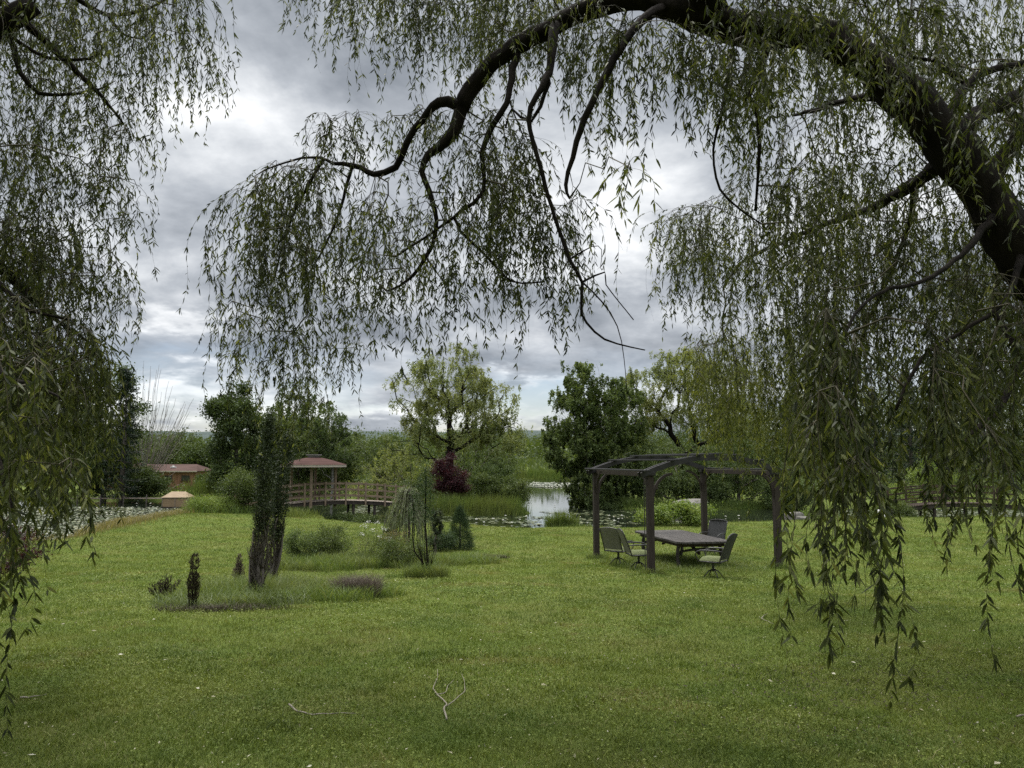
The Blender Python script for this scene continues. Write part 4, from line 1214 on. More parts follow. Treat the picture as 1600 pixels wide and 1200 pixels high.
def gazebo():
    cx, cy = XP(492, 48.6), 48.6; fz = -.80
    root = empty('gazebo', (cx, cy, fz), 0, 'open gazebo with low red shingled roof standing over the footbridge', 'gazebo')
    for (x, y) in ((1.36, .1), (.22, -1.35), (-1.36, -.1), (-.22, 1.35)):
        mb = MB(); mb.bar((x, y, -.42), (x, y, 2.14), .13, .13, up=(.7, .7, 0)); mb.build('post', M['wood'], root)
    n = 8; r = 2.08; a = (np.arange(n) + .5) / n * 2 * pi
    ez, tz, rt = 2.12, 2.66, .42
    ring = lambda rr, z: np.stack([rr * np.cos(a), rr * np.sin(a), np.full(n, z)], 1)
    mb = MB(); v = np.vstack([ring(r, ez + .09), ring(r * .5, ez + .40), ring(rt, tz), [(0, 0, tz)]])
    q = [(l * n + i, l * n + (i + 1) % n, (l + 1) * n + (i + 1) % n, (l + 1) * n + i) for l in (0, 1) for i in range(n)]
    mb.add(v, q, [(3 * n, 2 * n + i, 2 * n + (i + 1) % n) for i in range(n)])
    roof = mb.build('roof', M['shingle2'], root)
    mb = MB(); v = np.vstack([ring(r - .03, ez - .06), ring(r - .03, ez + .088), ring(r - .16, ez - .06), ring(r - .16, ez + .085)])
    for i in range(n):
        j = (i + 1) % n
        mb.add(v, [(i, j, n + j, n + i), (2 * n + j, 2 * n + i, 3 * n + i, 3 * n + j), (j, i, 2 * n + i, 2 * n + j)])
    mb.build('fascia', M['trim'], root)
    mb = MB()
    for rr, z0, z1 in ((.36, tz + .002, tz + .13), (.5, tz + .132, tz + .19)):
        v = np.vstack([ring(rr, z0), ring(rr, z1), [(0, 0, z1)], [(0, 0, z0)]])
        mb.add(v, [(i, (i + 1) % n, n + (i + 1) % n, n + i) for i in range(n)], [(2 * n, n + i, n + (i + 1) % n) for i in range(n)] + [(2 * n + 1, (i + 1) % n, i) for i in range(n)])
    mb.build('roof_vent', M['roofgrey'], roof)


gazebo()


# ------------------------------------------------------------------ cottage, duck house, dock
def cottage():
    D = 88; x0, x1 = XP(204, D), XP(309, D); base = -1.75
    cx = (x0 + x1) / 2; w = (x1 - x0) / 2; dep = 2.6
    root = empty('cottage', (cx, D + dep, base), 0, 'low cottage with orange cedar siding and red-brown roof beyond the left pond', 'cottage')
    wh = 2.25; rz = 3.0
    mb = MB(); mb.box((0, 0, wh / 2), (2 * w, 2 * dep, wh)); mb.build('wall', M['siding'], root)
    e = .22
    mb = MB()
    v = [(-w - e, -dep - e, wh), (w + e, -dep - e, wh), (w + e, dep + e, wh), (-w - e, dep + e, wh), (-w - e, 0, rz), (w - .95, 0, rz)]
    v += [(x, y, z - .1) for x, y, z in v[:4]]
    mb.add(v, [(0, 1, 5, 4), (2, 3, 4, 5), (0, 6, 7, 1), (1, 7, 8, 2), (6, 9, 8, 7), (2, 8, 9, 3)], [(1, 2, 5), (3, 0, 4), ])
    rf = mb.build('roof', M['shingle'], root)
    mb = MB(); k = np.arange(9) / 8 * 2 * pi
    mb.tube([(.8, -1.5, wh + .2), (.8, -1.5, wh + .62)], .12, 10); mb.box((.8, -1.5, wh + .42), (.6, .35, .1)); mb.build('vent_pipe', M['white'], rf)
    mb = MB()
    for s in (-1, 1): pass
    mb.box((0, -dep - e - .012, wh - .05), (2 * w + 2 * e, .02, .13)); mb.build('fascia', M['trim'], root)
    for wx in (.72, 2.72):
        mb = MB(); mb.box((wx, -dep - .003, 1.45), (.98, .05, .62)); f = mb.build('window', M['darkwood'], root)
        mb = MB(); mb.box((wx - .22, -dep - .03, 1.45), (.4, .02, .5)); mb.box((wx + .22, -dep - .03, 1.45), (.4, .02, .5)); mb.build('pane', M['glass'], f)
        mb = MB(); mb.box((wx, -dep - .05, 1.11), (1.1, .12, .06)); mb.build('sill', M['darkwood'], f)
    # gabled porch wing at the left end
    gw = 1.25; gx = -w + .55; gd = 1.4
    mb = MB(); mb.box((gx, -dep - gd / 2 - .002, 1.1), (2 * gw, gd, 2.2))
    y0 = -dep - gd - .002
    mb.add([(gx - gw, y0, 2.2), (gx + gw, y0, 2.2), (gx, y0, 3.05)], None, [(0, 1, 2)])
    wing = mb.build('porch', M['siding'], root)
    mb = MB()
    for s in (-1, 1): mb.bar((gx + s * (gw + .15) / 2 + s * .02, y0 - .2, 2.66), (gx + s * (gw + .15) / 2 + s * .02, -dep + 1.6, 2.66), 1.68, .07, up=(s * .55, 0, .8))
    mb.build('roof', M['shingle'], wing)
    mb = MB(); mb.box((gx + .1, y0 - .02, 1.0), (.85, .05, 1.95)); d = mb.build('door', M['darkwood'], wing)
    mb = MB(); mb.box((gx + .1, y0 - .05, 1.4), (.5, .02, .7)); mb.build('pane', M['glass'], d)
    # longer shed wing hidden mostly by the willow
    mb = MB(); mb.box((-w - 2.6, -.6, .98), (4.2, 3.2, 1.96)); mb.build('wall', M['siding'], root)


cottage()


def duckhouse():
    D = 59.5; cx = XP(284, D); root = empty('duck_house', (cx, D, WATER), .06, 'tan plywood duck house with hipped roof floating on the pond', 'duck house')
    mb = MB(); mb.box((0, 0, .06), (2.05, 1.5, .14)); mb.build('float', M['underwood'], root)
    mb = MB(); mb.box((0, 0, .48), (1.92, 1.35, .7))
    mb.build('wall', M['ply'], root)
    mb = MB()
    for x in (-.94, 0, .94): mb.box((x, -.69, .48), (.05, .03, .68))
    mb.box((0, -.69, .80), (1.9, .034, .05)); mb.build('batten', M['deckwood'], root)
    a, b, z = 1.02, .74, .835
    mb = MB(); v = [(-a, -b, z), (a, -b, z), (a, b, z), (-a, b, z), (-.52, 0, z + .42), (.52, 0, z + .42)]
    mb.add(v, [(0, 1, 5, 4), (2, 3, 4, 5), (0, 3, 2, 1)], [(1, 2, 5), (3, 0, 4)]); mb.build('roof', M['plyroof'], root)


duckhouse()


def docks():
    D = 66; x0, x1 = XP(120, D), XP(262, D)
    root = empty('dock', (x0, D, WATER), 0, 'low weathered plank dock on posts left of the duck house', 'dock')
    mb = MB(); mb.box(((x1 - x0) / 2, 0, .42), (x1 - x0, .5, .06)); mb.build('deck', M['deckwood'], root)
    for k in range(4):
        x = (x1 - x0) * (k + .3) / 4; mb = MB(); mb.tube([(x, -.3, -.6), (x, -.3, .75)], .055, 8); mb.build('post', M['barkgrey'], root)
    D = 66.5; xa, xb = XP(327, D), XP(362, D)
    root = empty('ramp', (xa, D, WATER), 0, 'pale wooden gangplank rising from a post right of the duck house', 'gangplank')
    mb = MB(); mb.bar((0, 0, .30), (xb - xa, .8, .62), .6, .09); mb.build('plank', M['wood'], root)
    mb = MB(); mb.tube([(.02, -.35, -.6), (.02, -.35, .72)], .09, 8); mb.build('post', M['wood'], root)


docks()


# ------------------------------------------------------------------ trees
BG = 'trees standing beyond the pond'
def W(px, D): return GP(px, D)


def bgtree(label, px, D, htop, wpx, mat, seed, name='tree', ybase=None, n_cl=46, n_leaf=5200, leaf=.26, bark='barkgrey', group=BG, lowcrown=.15, cat='tree', asp=.55, strand=0, spread=None, tr=None):
    """generic broadleaf: htop = photo row of its top, wpx = photo width"""
    b = W(px, D); H = EYE + (720 - htop) / F * D - b[2]; w = wpx / F * D / 2
    rng = np.random.default_rng(seed)
    ells = [(0, 0, H * (.5 + lowcrown / 2), w * .85, w * .8, H * (.5 - lowcrown / 2))]
    for k in range(6):
        a = rng.uniform(0, 2 * pi); zz = rng.uniform(.3, .85); rr = w * rng.uniform(.35, .6)
        ells.append((cos(a) * (w - rr) * .95, sin(a) * (w - rr) * .8, H * zz, rr, rr, rr * .8))
    sp = spread or w * .17
    return make_tree(name, label, cat, group, b, [(0, 0, -.1), (rng.normal() * .15, 0, H * .3), (rng.normal() * .3, 0, H * .75)], tr or H * .018, ells, n_cl, n_leaf, leaf, sp, mat, M[bark],
                     seed=seed, step=H * .08, strand=strand, asp=asp)


# island willow
b = W(703, 62)
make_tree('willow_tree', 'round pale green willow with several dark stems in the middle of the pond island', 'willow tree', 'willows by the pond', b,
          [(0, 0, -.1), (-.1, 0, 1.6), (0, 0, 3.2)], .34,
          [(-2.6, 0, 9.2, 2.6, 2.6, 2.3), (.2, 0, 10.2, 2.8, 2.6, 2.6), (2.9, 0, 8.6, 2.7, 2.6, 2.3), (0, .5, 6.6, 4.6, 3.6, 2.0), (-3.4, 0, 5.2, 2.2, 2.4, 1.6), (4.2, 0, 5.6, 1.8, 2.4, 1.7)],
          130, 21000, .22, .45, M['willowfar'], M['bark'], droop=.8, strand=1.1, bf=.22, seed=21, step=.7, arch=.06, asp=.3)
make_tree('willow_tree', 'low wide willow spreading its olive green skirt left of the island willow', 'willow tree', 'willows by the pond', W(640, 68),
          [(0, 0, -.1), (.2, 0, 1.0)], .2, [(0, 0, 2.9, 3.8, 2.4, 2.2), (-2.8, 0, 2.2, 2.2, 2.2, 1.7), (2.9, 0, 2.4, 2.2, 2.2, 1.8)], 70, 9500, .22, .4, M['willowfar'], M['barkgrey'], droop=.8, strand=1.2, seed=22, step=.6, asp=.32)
make_tree('willow_tree', 'low brownish green willow with bare spreading branches right of the island willow', 'willow tree', 'willows by the pond', W(748, 68),
          [(0, 0, -.1), (-.2, 0, 1.2)], .2, [(0, 0, 3.0, 3.4, 2.4, 2.2), (2.0, 0, 3.0, 1.8, 2.2, 1.5), (-2.2, 0, 2.4, 2.2, 2.2, 1.8)], 70, 5600, .2, .42, M['mid'], M['barkgrey'], droop=.6, strand=1.0, seed=23, step=.6, asp=.35)
# birch on the right bank
b = W(920, 60)
make_tree('birch_tree', 'tall dark green birch with dense drooping foliage standing right of the water channel', 'birch tree', None, b,
          [(.9, 0, -.1), (.7, 0, 2.5), (-.1, 0, 6), (-.4, 0, 9.5)], .16,
          [(-.3, 0, 10.2, 1.4, 1.5, 2.6), (-1.6, 0, 8.0, 2.0, 1.9, 2.2), (1.5, 0, 8.6, 1.9, 1.9, 2.4), (-1.3, 0, 5.6, 2.4, 2.2, 2.2), (1.4, 0, 5.2, 2.5, 2.2, 2.4), (.4, 0, 2.8, 2.5, 2.4, 2.2), (.9, 0, 1.2, 2.1, 2.0, 1.1)],
          210, 44000, .18, .38, M['birch'], M['birchbark'], droop=.7, strand=.7, bf=.3, seed=31, step=.6, asp=.55)
make_tree('birch_tree', 'dark bushy birch stems crowding the water right behind the tall birch', 'birch tree', None, W(975, 63),
          [(0, 0, -.1), (.2, 0, 3), (.3, 0, 7)], .12,
          [(.2, 0, 7.2, 1.7, 1.7, 2.4), (0, 0, 4.2, 2.4, 2.2, 2.4), (.2, 0, 1.9, 2.4, 2.2, 1.7)], 110, 17000, .18, .36, M['birch'], M['birchbark'], droop=.7, strand=.7, bf=.3, seed=32, step=.6)
# right willow
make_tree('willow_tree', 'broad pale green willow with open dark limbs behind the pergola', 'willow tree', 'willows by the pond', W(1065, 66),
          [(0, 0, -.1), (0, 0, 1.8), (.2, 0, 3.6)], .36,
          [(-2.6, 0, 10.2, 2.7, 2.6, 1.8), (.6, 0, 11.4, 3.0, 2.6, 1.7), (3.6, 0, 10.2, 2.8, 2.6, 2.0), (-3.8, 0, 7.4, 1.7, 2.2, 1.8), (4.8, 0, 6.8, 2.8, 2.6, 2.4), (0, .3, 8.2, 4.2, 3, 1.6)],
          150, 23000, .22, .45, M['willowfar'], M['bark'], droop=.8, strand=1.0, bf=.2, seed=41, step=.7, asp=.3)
make_tree('willow_tree', 'small drooping willow filling the bank under the pergola arch', 'willow tree', 'willows by the pond', W(1055, 60),
          [(0, 0, -.1), (.1, 0, 1.2)], .16, [(0, 0, 3.0, 3.2, 2.2, 1.8), (1.6, 0, 2.0, 2.4, 2.0, 1.5), (-1.6, 0, 1.9, 2.2, 2.0, 1.4)], 70, 9500, .2, .36, M['mid'], M['barkgrey'], droop=.8, strand=1.2, seed=42, step=.5, asp=.33)
make_tree('willow_tree', 'bright green bushy willow on the far bank right of the rear pergola post', 'willow tree', 'willows by the pond', W(1150, 60),
          [(0, 0, -.1), (.1, 0, 1.4)], .16, [(0, 0, 3.4, 3.0, 2.2, 2.2), (2.4, 0, 2.6, 2.4, 2.0, 2.0), (-1.2, 0, 1.9, 2.0, 2.0, 1.4)], 70, 9500, .2, .36, M['mid'], M['barkgrey'], droop=.8, strand=1.2, seed=43, step=.5, asp=.33)
# left side
bgtree('tall dark green tree with ragged top rising left of the columnar cedars', 372, 62, 596, 100, M['dark'], 51, n_cl=90, n_leaf=15000, leaf=.2, lowcrown=.02)
bgtree('dark green tree crowded behind the columnar cedars', 418, 66, 640, 90, M['mid2'], 52, n_cl=70, n_leaf=11000, leaf=.2, lowcrown=.02)
make_tree('birch_tree', 'light green birch with thin white trunk rising behind the gazebo', 'birch tree', None, W(520, 66),
          [(0, 0, -.1), (.1, 0, 3), (-.1, 0, 6.5), (-.2, 0, 8.4)], .11, [(-.3, 0, 7.6, 1.3, 1.3, 1.8), (-1.2, 0, 5.8, 1.7, 1.6, 1.7), (1.2, 0, 5.4, 1.6, 1.5, 1.5), (-.2, 0, 4.4, 2.0, 1.5, 1.2)], 70, 7500, .17, .32, M['mid'], M['birchbark'], droop=.6, strand=.6, seed=53, step=.5)
bgtree('leafy green tree at the left shoulder of the light birch', 470, 72, 590, 120, M['mid'], 54, n_cl=80, n_leaf=11000, leaf=.22, strand=1.0, lowcrown=.1)
bgtree('dark rounded bush-like tree directly behind the gazebo posts', 505, 76, 690, 130, M['mid2'], 55, n_cl=70, n_leaf=8000, leaf=.22, lowcrown=.0)
bgtree('shadowy tree standing at the edge of the left willow curtain', 168, 70, 560, 120, M['dark'], 56, n_cl=70, n_leaf=10000, leaf=.22, lowcrown=.0)
bgtree('tall green tree hidden mostly behind the left willow curtain', 60, 75, 560, 190, M['mid2'], 57, n_cl=70, n_leaf=8000, leaf=.26, lowcrown=.0)
row = [(215, 118, 690, 120, 'mid2', 'grey green tree behind the left end of the cottage'), (285, 112, 676, 100, 'mid2', 'rounded tree rising behind the middle of the cottage roof'),
       (250, 125, 686, 90, 'mid', 'pale treetop behind the bare dead tree'), (325, 108, 692, 90, 'dark', 'dark green tree at the right end of the cottage'),
       (120, 120, 660, 150, 'mid2', 'broad tree far behind the left willow curtain'),
       (545, 145, 678, 130, 'mid2', 'far green tree above the gazebo roof'), (590, 120, 682, 110, 'mid2', 'far tree with dense crown left of the island willow'),
       (630, 240, 682, 120, 'mid', 'far pale tree beyond the lily row'), (690, 260, 684, 120, 'mid2', 'far tree seen behind the island willow stems'),
       (735, 300, 682, 110, 'mid', 'far olive tree beyond the right side of the island'), (790, 460, 676, 90, 'mid', 'far feathery tree whose top breaks the ridge line'),
       (850, 520, 683, 80, 'mid2', 'far green tree just left of the dark birch'), (900, 480, 678, 90, 'mid2', 'far tree half covered by the dark birch'),
       (1010, 110, 668, 170, 'mid2', 'dense green tree behind the second birch'), (1090, 118, 660, 150, 'dark', 'dark tree far behind the right willow trunk'),
       (1180, 100, 640, 150, 'mid2', 'tall green tree behind the pale willow shoots'), (1260, 95, 620, 140, 'dark', 'dark tree behind the hanging willow at the right'),
       (1350, 100, 610, 170, 'mid2', 'broad green tree in the middle of the right hand woods'), (1450, 92, 600, 150, 'dark', 'dark broadleaf tree toward the right edge'),
       (1550, 98, 590, 180, 'mid2', 'large green tree nearest the right edge'), (1660, 95, 580, 200, 'dark', 'large dark tree cut by the right edge'),
       (-40, 100, 600, 200, 'dark', 'large dark tree cut by the left edge')]
for i, (px, D, top, wp, mt, lab) in enumerate(row):
    bgtree(lab, px, D, top, wp, M[mt], 100 + i, n_cl=60, n_leaf=6500, leaf=.3 * min(D, 260) / 110, lowcrown=-.05, strand=.0)


def conifer(label, px, D, htop, wpx, mat, seed, n=5000, group='dark pines behind the right willow', name='pine_tree', leaf=.3):
    b = W(px, D); H = EYE + (720 - htop) / F * D - b[2]; w = wpx / F * D / 2
    rng = np.random.default_rng(seed); root = empty(name, b, 0, label, 'pine tree', group)
    tb = MB(); tb.tube([(0, 0, -.2), (.05, 0, H * .5), (0, 0, H)], [H * .018, H * .012, .02], 8); lb = MB()
    nb = 60
    for k in range(nb):
        t = .1 + .9 * (k / nb); a = k * 2.4 + rng.uniform(0, .6); L = w * (1.02 - t) ** .8 * rng.uniform(.7, 1.15) + .15
        p0 = A((0, 0, H * t)); d = A((cos(a), sin(a), -.12))
        tb.tube([p0, p0 + d * L * .5, p0 + d * L + A((0, 0, L * .1))], [.04, .025, .01], 4, cap=False)
        m = int(n / nb); f = rng.random(m) ** .7
        c = p0 + d * (L * f)[:, None] + rng.normal(size=(m, 3)) * A((.22, .22, .10)) * w * .35
        kites(lb, c, rdir(m, rng) + d * .7 + A((0, 0, .1)), rdir(m, rng) + A((0, 0, .8)), leaf * rng.uniform(.6, 1.3, m), leaf * .3, np.clip(rng.normal(.45, .22, m), 0, 1))
    tb.build('trunk', M['barkgrey'], root, True); lb.build('crown', mat, root)


conifer('dark pine rising just right of the front right pergola post', 1285, 72, 590, 80, M['pine'], 201)
conifer('dark pine in the middle of the right hand willow curtain', 1420, 70, 585, 90, M['pine'], 202)
conifer('tall dark pine close to the right edge of the view', 1535, 75, 560, 110, M['pine'], 203)
conifer('slim dark pine between the two larger pines at the right', 1365, 80, 610, 60, M['pine'], 204)
conifer('dark conifer peeping out at the edge of the left willow curtain', 195, 66, 575, 70, M['pine'], 205, group=None)


def dead_tree():
    b = W(226, 75); root = empty('dead_tree', b, 0, 'bare grey dead tree standing in front of the cottage', 'dead tree')
    rng = np.random.default_rng(9)
    seg = A([(0, 0, -.1), (.05, 0, 1), (.0, 0, 2.2), (.2, 0, 3.2)])
    ang = rng.uniform(-.8, 1.05, 84); ln = rng.uniform(6.0, 14.0, 84) * (1 - .25 * np.abs(ang))
    att = np.stack([np.sin(ang) * ln * .58, rng.normal(size=84) * 1.3, 1.8 + np.cos(ang) * ln * .85], 1)
    low = np.stack([rng.uniform(-2.5, 3.6, 16), rng.normal(size=16), rng.uniform(.4, 3.0, 16)], 1)
    pos, par, tips = colonize(seg, np.arange(4) - 1, None, np.vstack([att, low]), .6, 1.1, -.02, .05, rng)
    rad = np.maximum(pipe(par, 1.0, 1.8) * .2 / pipe(par, 1.0, 1.8)[0], .016)
    mb = MB(); limbs_mesh(mb, pos, par, rad); mb.build('trunk', M['bone'], root, True)


dead_tree()


def far_wood():
    """the wooded flat behind everything, one mass"""
    lb = MB(); n = 60000
    x = R.uniform(-520, 520, n); y = R.uniform(360, 640, n)
    hh = 13 + 2.0 * np.sin(x * .05 + 2) + 1.5 * np.sin(x * .13 + y * .03) + 1.6 * np.sin(x * .41 + 1)
    z = -1 + hh * R.random(n) ** .55
    c = np.stack([x, y, z], -1) + R.normal(size=(n, 3)) * .8
    kites(lb, c, rdir(n), rdir(n) + A((0, 0, .6)), R.uniform(1.4, 2.6, n), R.uniform(1.0, 1.8, n), np.clip(.45 + .25 * np.sin(x * .3) + R.normal(0, .15, n), 0, 1))
    tag(lb.build('far_wood', M['mid2']), kind='stuff')


far_wood()


def undergrowth():
    lb = MB(); rng = np.random.default_rng(123); n = 150000
    x = rng.uniform(-75, 75, n); y = rng.uniform(57, 125, n)
    sd = pond_sd(x, y); k = (sd > .4) & (np.abs(x) < y * .78) & ~((x < -30) & (y > 76) & (y < 97))
    x, y, sd = x[k], y[k], sd[k]; n = len(x)
    top = (1.5 + .7 * np.sin(x * .7 + 1) * np.sin(y * .5) + .5 * np.sin(x * 1.9 + y)) * np.clip(sd / 2.5, .25, 1)
    top = np.where((x < -30) & (y < 92), top * .45, top)
    c = np.stack([x, y, G(x, y, sd) + top * rng.random(n) ** .6], 1)
    kites(lb, c, rdir(n, rng) + A((0, 0, .5)), rdir(n, rng), rng.uniform(.16, .42, n) * y / 70, rng.uniform(.08, .2, n) * y / 70, np.clip(.45 + .22 * np.sin(x * .9 + y * .4) + rng.normal(0, .18, n), 0, 1))
    m = 46000; x = rng.uniform(-240, 240, m); y = rng.uniform(157, 380, m)
    c = np.stack([x, y, G(x, y) + (2.2 + .8 * np.sin(x * .21 + y * .1)) * rng.random(m) ** .7], 1)
    kites(lb, c, rdir(m, rng) * .6 + A((0, 0, .9)), rdir(m, rng), rng.uniform(.6, 1.5, m), rng.uniform(.3, .8, m), np.clip(rng.normal(.5, .2, m), 0, 1))
    tag(lb.build('undergrowth', M['mid2']), kind='stuff')


undergrowth()


def litter_patch():
    lb = MB(); rng = np.random.default_rng(31); n = 1500
    D = rng.normal(7.4, 1.0, n); x = XP(rng.normal(1330, 130, n), D)
    c = np.stack([x, D, G(x, D) + rng.uniform(.015, .045, n)], 1)
    kites(lb, c, rdir(n, rng) * A((1, 1, .3)), rdir(n, rng) * .5 + A((0, 0, 1.)), rng.uniform(.02, .06, n), rng.uniform(.006, .014, n), rng.random(n) * .8)
    tag(lb.build('willow_litter', M['brown']), kind='stuff')


litter_patch()


# ------------------------------------------------------------------ shrubs and garden plants
def shrub(label, px, D, w, h, mat, seed, n=2600, leaf=.06, cat='shrub', name='shrub', group=None, asp=.5, bark='barkgrey', strand=0, droop=0., n_cl=34, shell=.4, spread=None, flat=.5):
    b = W(px, D)
    ells = [(0, 0, h * .52, w / 2 * .92, w / 2 * .85, h * .48)]
    rng = np.random.default_rng(seed)
    for k in range(4):
        a = rng.uniform(0, 2 * pi); ells.append((cos(a) * w * .25, sin(a) * w * .22, h * rng.uniform(.35, .75), w * .24, w * .24, h * .25))
    return make_tree(name, label, cat, group, b, [(0, 0, -.03), (0, 0, h * .3)], max(.012, h * .022), ells, n_cl, n, leaf, spread or w * .085, mat, M[bark], droop=droop, strand=strand,
                     seed=seed, step=max(.06, h * .12), asp=asp, shell=shell, crown_name='foliage', r0=.004)


# far side shrubs
shrub('dark low shrub mounded at the waterline in front of the cottage', 228, 73, 5.0, 2.6, M['dark'], 301, 7000, .17, n_cl=60)
shrub('dark shrub at the right hand corner of the cottage', 326, 80, 2.6, 2.0, M['dark'], 302, 3000, .17)
shrub('green leafy shrub beside the tall dark tree, above the gangplank', 365, 72, 4.5, 3.4, M['mid2'], 303, 6000, .17, n_cl=50)
shrub('bright green weedy bush on the bank right of the duck house', 338, 43.5, 3.0, .95, M['lime'], 304, 7000, .085, n_cl=70, asp=.35)
shrub('dark green bush on the left bank just before the columnar cedars', 385, 44.5, 3.2, 2.6, M['mid2'], 305, 6500, .10, n_cl=60)
shrub('shadowed shrub on the bank under the right half of the footbridge', 545, 47.5, 2.6, 1.2, M['dark'], 306, 3500, .09)
shrub('dark shrub at the water below the footbridge piers', 585, 46.5, 2.4, 1.0, M['dark'], 307, 3000, .09)
shrub('dark shrub at the tip of the island beside the water channel', 800, 55, 3.0, 2.2, M['mid2'], 308, 5000, .12)
shrub('rounded green shrub in the middle of the island below the red maple', 745, 55, 3.4, 2.4, M['mid2'], 309, 6000, .12)
shrub('deep green shrub on the island right of the red maple', 778, 58, 3.4, 3.4, M['mid'], 310, 6000, .13)
shrub('dark green shrub at the left end of the island behind the footbridge', 640, 56, 2.8, 2.0, M['mid2'], 311, 4500, .12)
shrub('yellowish bush at the lawn edge behind the front right pergola post', 1275, 47, 3.0, 1.5, M['lime'], 312, 5000, .09)
shrub('bright lime green shrub glowing through the right willow curtain', 1385, 52, 2.6, 2.9, M['lime'], 313, 5000, .11)
shrub('green shrub beside the white garden ornament', 1350, 47.5, 2.4, 1.4, M['mid2'], 314, 4000, .1)
shrub('bright small tree-like shrub behind the dark footbridge', 1445, 60, 3.6, 4.4, M['lime'], 315, 6000, .14)
shrub('low green shrub at the left end of the dark footbridge', 1395, 46, 2.2, 1.2, M['mid2'], 316, 3000, .09)
shrub('dense green shrub on the far bank behind the rock pile', 1225, 58, 4.0, 3.0, M['mid'], 317, 6000, .13)
shrub('dark green shrub at the far bank directly behind the rear pergola post', 1105, 58.5, 3.0, 2.0, M['dark'], 318, 5000, .12)
shrub('low dark shrub overhanging the water at the foot of the tall birch', 940, 58.5, 2.6, 1.6, M['dark'], 319, 4500, .11)
shrub('pale leafy plants spilling along the pond edge left of the rear pergola post', 1030, 39.6, 2.6, .85, M['lime'], 320, 4200, .11, cat='plant', name='leafy_plant')
shrub('taller pale leafy plants at the pond edge behind the garden table', 1078, 39.8, 2.6, 1.25, M['lime'], 321, 5200, .12, cat='plant', name='leafy_plant')

make_tree('japanese_maple', 'dark red Japanese maple on the island in front of the pale willow', 'maple tree', None, W(700, 53.5), [(0, 0, -.1), (.1, 0, .9), (-.2, 0, 2.2)], .07,
          [(-.6, 0, 2.8, .85, .8, .5), (.4, 0, 2.4, .95, .8, .6), (.1, 0, 1.7, 1.1, .9, .5), (.1, 0, 3.4, .45, .45, .4), (.95, 0, 1.5, .55, .5, .4)], 60, 7500, .10, .22, M['red'], M['barkgrey'], seed=61, step=.3, asp=.5)
make_tree('japanese_maple', 'dusky red maple bush behind the hanging shoots at the left edge', 'maple tree', None, W(8, 17.5), [(0, 0, -.05), (0, 0, .4)], .04,
          [(0, 0, .75, .85, .7, .6), (.5, 0, .55, .5, .5, .4)], 50, 6000, .05, .1, M['red'], M['barkgrey'], seed=62, step=.15, asp=.45)


# --- twin columnar cedars with bare stems
def cedar(label, px, D, top, lean, wf, seed, stems, base_r, zsplit):
    b = W(px, D); H = EYE + (720 - top) / F * D - b[2]
    rng = np.random.default_rng(seed)
    root = empty('columnar_cedar', b, 0, label, 'cedar tree', 'twin columnar cedars in the grassy bed')
    tb = MB()
    for k in range(stems):
        a = rng.uniform(0, 2 * pi); r = base_r * math.sqrt(rng.random())
        z = np.linspace(-.05, zsplit * H * rng.uniform(.75, 1.25), 12)
        f = z / (zsplit * H)
        x = cos(a) * r * (1 + .55 * f) + lean * f * .5 + .035 * np.sin(f * rng.uniform(5, 10) + rng.uniform(0, 6))
        y = sin(a) * r * (1 + .55 * f) + .035 * np.sin(f * rng.uniform(5, 10) + rng.uniform(0, 6))
        tb.tube(np.stack([x, y, z], 1), np.linspace(rng.uniform(.018, .045), .010, 12), 6)
    # dead side sprigs
    for k in range(stems * 9):
        a = rng.uniform(0, 2 * pi); z0 = rng.uniform(.05, zsplit) * H; r = base_r * rng.uniform(.6, 1.1)
        p = A((cos(a) * r + lean * (z0 / (zsplit * H)) * .5, sin(a) * r, z0)); d = A((cos(a) * .45, sin(a) * .45, 1.0)) * rng.uniform(.08, .3)
        tb.tube([p, p + d * .5 + rng.normal(size=3) * .02, p + d], [.006, .005, .002], 4, cap=False)
    tb.build('trunk', M['barkgrey'], root, True)
    sb = MB(); m = 1200
    a = rng.uniform(0, 2 * pi, m); z = rng.uniform(.02, zsplit * 1.1, m) * H; r = base_r * rng.uniform(.7, 1.5, m)
    c = np.stack([np.cos(a) * r + lean * (z / (zsplit * H)) * .5, np.sin(a) * r, z], 1)
    keep = rng.random(m) < .35 + .65 * (np.sin(z * 7 + a * 2) > .2)
    c = c[keep]; m = len(c)
    kites(sb, c, rdir(m, rng) * .6 + A((0, 0, 1.)), rdir(m, rng), rng.uniform(.04, .13, m), .02, rng.random(m))
    sb.build('dead_sprigs', M['brown'], root)
    n_cl = 90
    t = rng.uniform(0, 1, n_cl); zz = (zsplit * .85 + (1 - zsplit * .85) * t) * H
    prof = wf * np.sin(np.clip(.18 + t * .9, 0, 1) * pi) ** .6
    aa = rng.uniform(0, 2 * pi, n_cl); rr = prof * rng.uniform(.3, 1.0, n_cl)
    cc = np.stack([np.cos(aa) * rr + lean * (.5 + .5 * t), np.sin(aa) * rr, zz], 1)
    nl = 5600; idx = rng.integers(0, n_cl, nl)
    c = cc[idx] + rng.normal(size=(nl, 3)) * A((.07, .07, .14)) * (wf / .3)
    lb = MB(); kites(lb, c, rdir(nl, rng) * .7 + A((0, 0, .5)), rdir(nl, rng), rng.uniform(.03, .075, nl), .022, np.clip(rng.normal(.4, .15, n_cl)[idx] + rng.normal(0, .18, nl), 0, 1))
    lb.build('foliage', M['cedar'], root)


cedar('front columnar cedar with shaggy bare lower stems and dark foliage above', 408, 14.4, 655, .16, .21, 71, 15, .10, .43)
cedar('rear columnar cedar standing behind the right side of the front one', 428, 16.6, 680, .30, .20, 72, 11, .10, .40)


